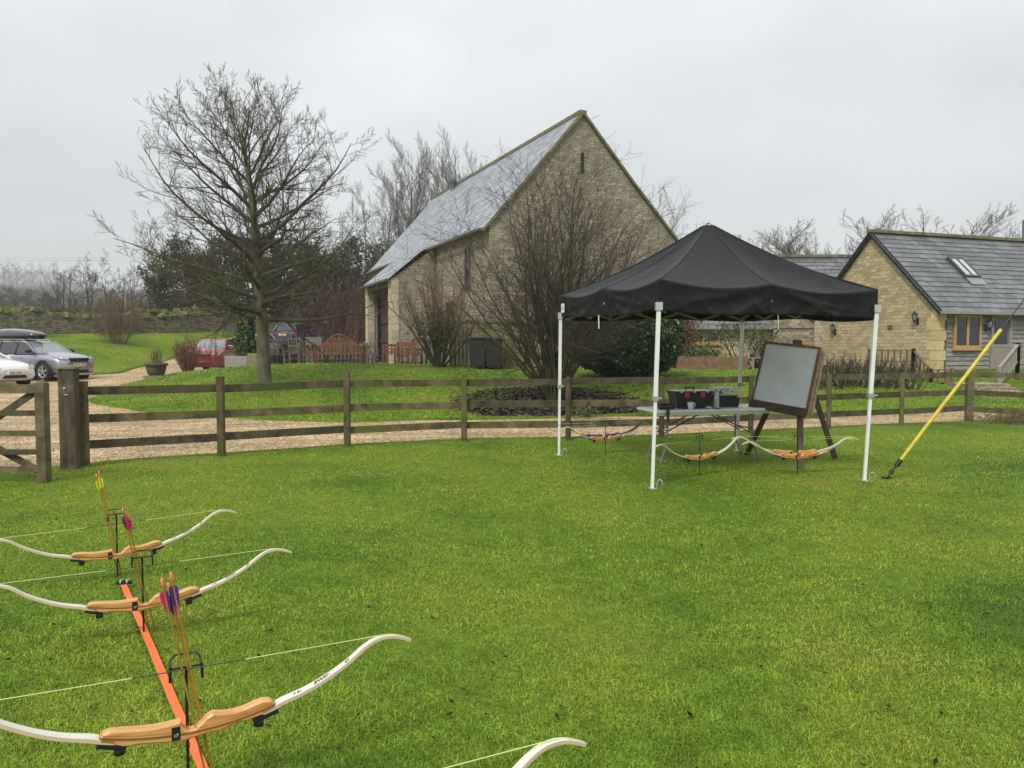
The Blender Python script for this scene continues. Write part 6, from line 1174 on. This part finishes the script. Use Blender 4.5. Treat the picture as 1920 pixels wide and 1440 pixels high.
def riser_mat(name, a, b, st):
    m = bpy.data.materials.new(name); m.use_nodes = True; t = m.node_tree; N = t.nodes; L = t.links; bs = N['Principled BSDF']; bs.inputs['Roughness'].default_value = .38
    tc_ = N.new('ShaderNodeTexCoord'); n = N.new('ShaderNodeTexNoise'); n.inputs['Scale'].default_value = 6; mp_ = N.new('ShaderNodeMapping'); mp_.inputs['Scale'].default_value = (1.2, 12, 6); L.new(tc_.outputs['Object'], mp_.inputs[0]); L.new(mp_.outputs[0], n.inputs['Vector'])
    r = N.new('ShaderNodeValToRGB'); r.color_ramp.elements[0].position = .35; r.color_ramp.elements[1].position = .65; r.color_ramp.elements[0].color = (*a, 1); r.color_ramp.elements[1].color = (*b, 1); L.new(n.outputs[0], r.inputs[0])
    # laminated stripe following the curve of the handle (height above a parabola along x)
    s_ = N.new('ShaderNodeSeparateXYZ'); L.new(tc_.outputs['Object'], s_.inputs[0]); x2 = N.new('ShaderNodeMath'); x2.operation = 'MULTIPLY'; L.new(s_.outputs[0], x2.inputs[0]); L.new(s_.outputs[0], x2.inputs[1])
    k = N.new('ShaderNodeMath'); k.operation = 'MULTIPLY_ADD'; k.inputs[1].default_value = -.52; L.new(x2.outputs[0], k.inputs[0]); L.new(s_.outputs[2], k.inputs[2])
    rp = N.new('ShaderNodeValToRGB'); rp.color_ramp.interpolation = 'CONSTANT'; e = rp.color_ramp.elements; e[0].position = 0; e[0].color = (0, 0, 0, 1); e[1].position = .5; e[1].color = (0, 0, 0, 1); mr__ = N.new('ShaderNodeMapRange'); mr__.inputs[1].default_value = .235; mr__.inputs[2].default_value = .325; L.new(k.outputs[0], mr__.inputs[0]); L.new(mr__.outputs[0], rp.inputs[0])
    q = e.new(.22); q.color = (.35, .35, .35, 1); q = e.new(.25); q.color = (.9, .9, .9, 1); q = e.new(.34); q.color = (0, 0, 0, 1); q = e.new(.40); q.color = (.6, .6, .6, 1); q = e.new(.43); q.color = (0, 0, 0, 1)
    mx_ = N.new('ShaderNodeMix'); mx_.data_type = 'RGBA'; L.new(rp.outputs[0], mx_.inputs[0]); L.new(r.outputs[0], mx_.inputs[6]); mx_.inputs[7].default_value = (*st, 1); L.new(mx_.outputs[2], bs.inputs['Base Color']); return m
MT['riser'] = riser_mat('riser_wood', (.50, .24, .075), (.66, .36, .13), (.22, .08, .025)); MT['riser_orange'] = riser_mat('riser_orange', (.52, .22, .06), (.62, .30, .09), (.45, .04, .01)); MT['riser_purple'] = riser_mat('riser_purple', (.05, .03, .16), (.09, .05, .24), (.20, .02, .10))
MT['limb'] = M('limb_white', (.66, .64, .56), rough=.3); MT['limb_side'] = M('limb_side', (.62, .50, .34), rough=.5); MT['limb_dark'] = M('limb_dark', (.05, .05, .06), rough=.35); MT['string'] = M('bow_string', (.60, .68, .30), rough=.6); MT['serving'] = M('string_serving', (.05, .05, .04), rough=.6)
def bow(name, label, loc, rz, riser='riser', limb='limb', txt=True, grp='recurve bows on ground stands', tilt=0):
    t = thing(name, label, 'bow', loc, rz, grp); t.rotation_euler = (R(tilt), 0, rz)
    m = MB(); hw = .021; n = len(RIS)
    # bevelled edges: inset ring at each face
    cx_ = [sum(p[0] for p in RIS) / n, .28]
    def ins(i, d_):
        p0 = Vector(RIS[i - 1]); p1 = Vector(RIS[i]); p2 = Vector(RIS[(i + 1) % n]); tt = ((p1 - p0).normalized() + (p2 - p1).normalized()); tt = tt.normalized() if tt.length > 1e-5 else (p2 - p1).normalized(); return p1 + Vector((tt.y, -tt.x)) * d_
    rings = []
    for y, d_ in ((-hw, .006), (-hw + .006, 0), (hw - .006, 0), (hw, .006)): rings.append([(ins(i, d_)[0], y, ins(i, d_)[1]) for i in range(n)])
    m.grid(rings, False, wrap=True); m.add(rings[0], [tuple(range(n))]); m.add(rings[-1], [tuple(range(n))[::-1]]); rs_ = m.build('riser', MT[riser], t, uv=False)
    m = MB(); m.b2((-.0635, -hw - .0015, .246), (-.0365, -hw - .0002, .292)); st_ = m.build('riser_badge', MT['black'], rs_)
    if txt:
        text_part('badge_mark', '17', .016, MT['white'], st_, Matrix.Translation((-.05, -hw - .0018, .262)) @ Matrix.Rotation(R(90), 4, 'X'))
    for s_ in (1, -1):
        m = MB(); rows = []; L_ = len(LIMB)
        for i, (x, z) in enumerate(LIMB):
            x0, z0 = LIMB[max(i - 1, 0)]; x1, z1 = LIMB[min(i + 1, L_ - 1)]; tx = Vector((x1 - x0, z1 - z0)).normalized(); nx, nz = -tx.y, tx.x; u = i / (L_ - 1); w_ = .021 * (1 - .62 * max(0, u - .2) / .8); th = .006 * (1 - .3 * u) + .001
            rows.append([(s_ * (x + nx * th), -w_, z + nz * th), (s_ * (x + nx * th), w_, z + nz * th), (s_ * (x - nx * th), w_, z - nz * th), (s_ * (x - nx * th), -w_, z - nz * th)])
        # Catmull refine
        def cr_(a, b, c, d, t_): return tuple(.5 * ((2 * b[k]) + (-a[k] + c[k]) * t_ + (2 * a[k] - 5 * b[k] + 4 * c[k] - d[k]) * t_ ** 2 + (-a[k] + 3 * b[k] - 3 * c[k] + d[k]) * t_ ** 3) for k in range(3))
        R2 = []
        for i in range(L_ - 1):
            A0, A1, A2, A3 = rows[max(i - 1, 0)], rows[i], rows[i + 1], rows[min(i + 2, L_ - 1)]
            for q in range(4): R2.append([cr_(A0[j], A1[j], A2[j], A3[j], q / 4) for j in range(4)])
        R2.append(rows[-1]); m.grid(R2, False, wrap=True); m.add(R2[-1], [(0, 1, 2, 3)]); m.add(R2[0], [(3, 2, 1, 0)]); lm = m.build('limb', [MT[limb], MT['limb_side']] , t, uv=False)
        me = lm.data
        for p_ in me.polygons:
            if abs(p_.normal.y) > .7: p_.material_index = 1 if limb == 'limb' else 0
        for e_ in me.edges: pass
        m = MB(); m.prism([(s_ * .200, -.023, .258), (s_ * .283, -.023, .284), (s_ * .290, -.023, .272), (s_ * .205, -.023, .246)], (0, .046, 0)); m.lathe((s_ * .222, 0, .246), [(0, -.018), (.018, -.016), (.018, .004), (0, .006)], 14); m.build('limb_bolt', MT['black'], t, uv=False)
        if txt and s_ == 1:
            i0, i1 = (.386, .324), (.547, .402); ang = math.atan2(.402 - .324, .547 - .386)
            for tx_, sz, fr in (('SWIFT', .026, .42), ('81', .018, -.12), ('\u2022', .03, -.24), ('O', .024, .98)):
                x = i0[0] + (i1[0] - i0[0]) * fr; z = None
                for (xa, za), (xb, zb_) in zip(LIMB, LIMB[1:]):
                    if xa <= x <= xb: z = za + (zb_ - za) * (x - xa) / (xb - xa); an = math.atan2(zb_ - za, xb - xa)
                text_part('limb_lettering', tx_, sz, MT['inkblue'], lm, Matrix.Translation((x, -.002, z)) @ Matrix.Rotation(-an, 4, 'Y') @ Matrix.Translation((0, 0, .0072)), thick=.0004, shear=.3, bold=True)
    sz_ = .476; m = MB(); m.tube([(-.79, 0, .449), (-.745, 0, .472), (-.69, 0, .482), (-.18, 0, .478), (.18, 0, .478), (.69, 0, .482), (.745, 0, .472), (.79, 0, .449)], .0016, 6); m.build('string', MT['string'], t, uv=False)
    m = MB(); m.tube([(-.18, 0, .478), (.18, 0, .478)], .0021, 6); m.build('string_serving', MT['serving'], t, uv=False)
    return t
MT['inkblue'] = M('ink_blue', (.03, .04, .12), rough=.6)
def stand(label, loc, rz, h=.53):
    t = thing('bow_stand', label, 'bow stand', loc, rz, 'black ground stands for bows'); B = MT['blackmetal']
    m = MB(); m.tube([(0, .0, -.15), (0, .0, h)], .0052, 8); m.build('rod', B, t)
    m = MB(); m.tube([(-.05, 0, h), (.05, 0, h)], .0045, 8); m.tube([(-.05, 0, h), (-.05, .04, h + .012), (-.035, .075, h + .02), (.035, .075, h + .02), (.05, .04, h + .012), (.05, 0, h)], .004, 8)
    m.tube([(-.05, 0, h + .008), (-.052, -.004, h - .045)], .005, 8); m.tube([(.05, 0, h + .008), (.052, -.004, h - .045)], .005, 8); m.build('arrow_fork', B, t)
    m = MB(); m.tube([(0, 0, .30), (0, -.03, .235), (0, -.055, .23), (0, -.062, .25)], .004, 8); m.build('bow_hook', B, t)
    return t
def arrow(label, base, nock, col1, col2, grp, colf='a'):
    t = thing('arrow', label, 'arrow', base, 0, grp); base = Vector(base); d = Vector(nock) - base; L_ = d.length; d.normalize(); q = d.to_track_quat('Z', 'Y'); t.rotation_mode = 'QUATERNION'; t.rotation_quaternion = q
    m = MB(); m.tube([(0, 0, -.03), (0, 0, L_ - .015)], .0038, 8); m.build('shaft', MT['arrowwood'], t, uv=False)
    m = MB(); m.lathe((0, 0, L_ - .03), [(.0036, 0), (.0058, .005), (.0052, .024), (.002, .032), (0, .032)], 10); m.build('nock', MT['nock'], t, uv=False)
    for k in range(3):
        a = R(120 * k + 25); e = Vector((math.cos(a), math.sin(a), 0)); m = MB(); z1 = L_ - .045; z0 = z1 - .085
        m.prism([e * .003 + Vector((0, 0, z0)), e * .010 + Vector((0, 0, z0 + .02)), e * .018 + Vector((0, 0, z1 - .022)), e * .0155 + Vector((0, 0, z1 - .004)), e * .003 + Vector((0, 0, z1))], Vector((-e.y, e.x, 0)) * .0006); m.build('fletching', col1 if k == 0 else col2, t, uv=False)
    return t
MT['arrowwood'] = M('arrow_shaft', (.32, .17, .02), (.42, .24, .04), scale=8, rough=.35); MT['nock'] = M('nock_coral', (.85, .22, .16), rough=.4); pink = M('fletch_pink', (.75, .03, .22), rough=.6, transl=.3); purp = M('fletch_purple', (.12, .03, .28), rough=.6, transl=.3); yel = M('fletch_yellow', (.80, .85, .04), rough=.6, transl=.3); org = M('fletch_orange', (.85, .25, .04), rough=.6)
# nearest row first
POS = [(-1.108, 2.6, 'nearest'), (-2.01, 4.16, 'middle'), (-2.71, 5.25, 'farthest')]
BL = ['nearest recurve bow in the left row, SWIFT printed on its white limb', 'middle recurve bow of the left row, beside the purple fletched arrows', 'farthest recurve bow of the left row, behind the pink fletched arrows']
for i, ((x, y, nm), lab) in enumerate(zip(POS, BL)):
    yaw = R((26, 27, 31)[i]); nv = Vector((-math.sin(yaw), math.cos(yaw), 0)); dv = Vector((math.cos(yaw), math.sin(yaw), 0)); gz_ = G(x, y)
    b_ = bow('recurve_bow', lab, Vector((x, y, gz_ + (.015, -.075, -.095)[i])), yaw); b_.rotation_euler = (0, R((0, -.8, -1.6)[i]), yaw)
    stand(('nearest black ground stand, holding purple and pink arrows', 'middle black ground stand, holding the pink arrows', 'farthest black ground stand on the left, holding the yellow arrows')[i], Vector((x, y, gz_)) + nv * .028 - dv * .012, yaw, h=(.49, .445, .445)[i])
p4 = Vector((-.50, 1.84, 0)); bow('recurve_bow', 'bow showing only its white tip at the bottom edge of the photo', p4, R(26), txt=False); stand('ground stand below the bottom edge carrying the cut off bow', p4 + Vector((-.02, .025, 0)), R(26), h=.43)
AR = [((-1.060, 2.665), (-1.166, 2.56, .84), [(purp, pink), (pink, purp), (purp, purp)], 'purple and pink fletched arrow in the nearest stand, '), ((-2.03, 4.27), (-2.085, 4.10, .752), [(pink, purp), (pink, pink)], 'magenta fletched arrow in the middle stand, '), ((-2.735, 5.30), (-2.82, 5.2, .755), [(yel, yel), (yel, yel), (yel, yel)], 'yellow fletched arrow in the farthest stand, ')]
wh = ['leaning farthest left', 'in the middle of its bunch', 'leaning farthest right']
for (bx, by), (nx, ny, nz), cs, lab in AR:
    for k, (c1, c2) in enumerate(cs):
        sp = (.5 + nx * 0) ; ob = (k - 1) * .022; on = (k - 1) * (.012 if bx > -1.5 else .007)
        arrow(lab + (wh[k] if len(cs) == 3 else ('left of the two', 'right of the two')[k]), (bx + ob * .6, by + (k % 2) * .03, G(bx, by)), (nx + on * 1.3, ny + (k % 2) * .012, nz - .02 * ((k + 1) % 3)), c1, c2, 'arrows standing in the bow stands')
# orange shooting line
pA, pB = Vector((-2.57, 5.02)), Vector((-.35, 1.55)); d = (pB - pA).normalized(); nr = Vector((-d.y, d.x)) * .018; rows = []; N_ = 70
for i in range(N_ + 1):
    q = pA.lerp(pB, i / N_) + Vector((.003, .002)) * math.sin(i * .12); z = G(q.x, q.y) + .026 + .0015 * math.sin(i * .9); rows.append([(q.x - nr.x, q.y - nr.y, z), (q.x + nr.x, q.y + nr.y, z + .002)])
m = MB(); m.grid(rows, False); o = m.build('shooting_line', M('orange_webbing', (.85, .16, .04), (.75, .12, .03), scale=40, rough=.6), uv=False); md = o.modifiers.new('s', 'SOLIDIFY'); md.thickness = .0015; tag(o, 'flat orange webbing line lying across the grass under the bows', 'webbing line')
t = thing('line_peg', 'black peg with steel hooks holding the far end of the orange line', 'peg', (-2.575, 5.04, .025), R(10)); m = MB(); m.b2((-.05, -.012, 0), (.05, .012, .022)); m.tube([(0, .0, -.1), (0, 0, .03)], .006, 6); m.build('peg_bar', MT['black'], t, bevel=.004)
m = MB(); [m.tube([(x, -.014, .01), (x, -.014, .03), (x + .01, .01, .032)], .004, 6) for x in (-.02, .02)]; m.build('hook', MT['alu'], t)
# stands and bows under the tent
for (px, py, yw, bows) in ((1311, 893, 33, [('riser', 'limb', 'wooden recurve bow on the stand between the two front tent legs', 0, 0)]), (1495, 891, 10, [('riser_orange', 'limb', 'bow with orange striped handle on the stand before the easel, nearer one', 0, 4), ('riser', 'limb', 'second bow behind the orange striped one on the stand before the easel', .10, -12)]), (1135, 852, 24, [('riser', 'limb', 'wooden bow under the purple one on the stand by the far left tent leg', 0, 4), ('riser_purple', 'limb_dark', 'bow with purple handle on the stand by the far left tent leg', .09, -6)])):
    b = gp(px, py); yaw = R(yw); nv = Vector((-math.sin(yaw), math.cos(yaw), 0))
    stand({1311: 'black ground stand between the two front tent legs', 1495: 'black ground stand in front of the easel', 1135: 'black ground stand beside the far left tent leg'}[px], b, yaw, h=.50)
    for rs, lm, lab, off, da in bows: bow('recurve_bow', lab, b - nv * .03 + nv * off + Vector((0, 0, -.035 + off * .25)), yaw + R(da), rs, lm, txt=False, grp='recurve bows under the tent')
# yellow sleeved stay wire
b = gp(1662, 898); u = at(1920, 562, b.y) - b
sw = thing('stay_wire', 'slanting black stay wire with a bright yellow plastic sleeve', 'stay wire', b)
def sp_(py): # parameter by image row at constant depth
    return (at(1700, py, b.y).z - b.z) / u.z
m = MB(); a0, a1 = u * sp_(864), u * sp_(618); m.tube([a0, a0.lerp(a1, .3) + Vector((0, 0, .006)), a0.lerp(a1, .65) - Vector((0, 0, .004)), a1], .022, 14); m.build('yellow_sleeve', M('yellow_sleeve', (.68, .56, .03), (.5, .40, .05), scale=9, rough=.35), sw, uv=False)
m = MB(); m.tube([a1 - u.normalized() * .1, u * 3.1], .008, 8); m.build('wire', MT['black'], sw, uv=False); m = MB(); m.tube([u * -.05, u * sp_(872)], .010, 8); m.tube([u * sp_(874), u * sp_(862)], .030, 10); m.tube([u * .03, u * .045], .026, 10); m.build('anchor_rod', MT['black'], sw, uv=False)
m = MB(); m.box(Vector((0, 0, .0)), (.10, .08, .05)); m.build('ground_anchor', MT['black'], sw)
# ------------------------------------------------------------------ misty air
hz = MB(); hz.b2((-900, -90, -3), (900, 1300, 100)); ho_ = hz.build('haze', None or bpy.data.materials.new('haze'), uv=False); hm = ho_.data.materials[0]; hm.use_nodes = True; nt2 = hm.node_tree; nt2.nodes.remove(nt2.nodes['Principled BSDF'])
pv = nt2.nodes.new('ShaderNodeVolumePrincipled'); pv.inputs['Color'].default_value = (.93, .95, 1, 1); pv.inputs['Density'].default_value = .0006; pv.inputs['Anisotropy'].default_value = 0; nt2.links.new(pv.outputs[0], nt2.nodes['Material Output'].inputs['Volume'])
tag(ho_, kind='stuff', label='thin winter mist hanging over the whole valley', cat='haze')
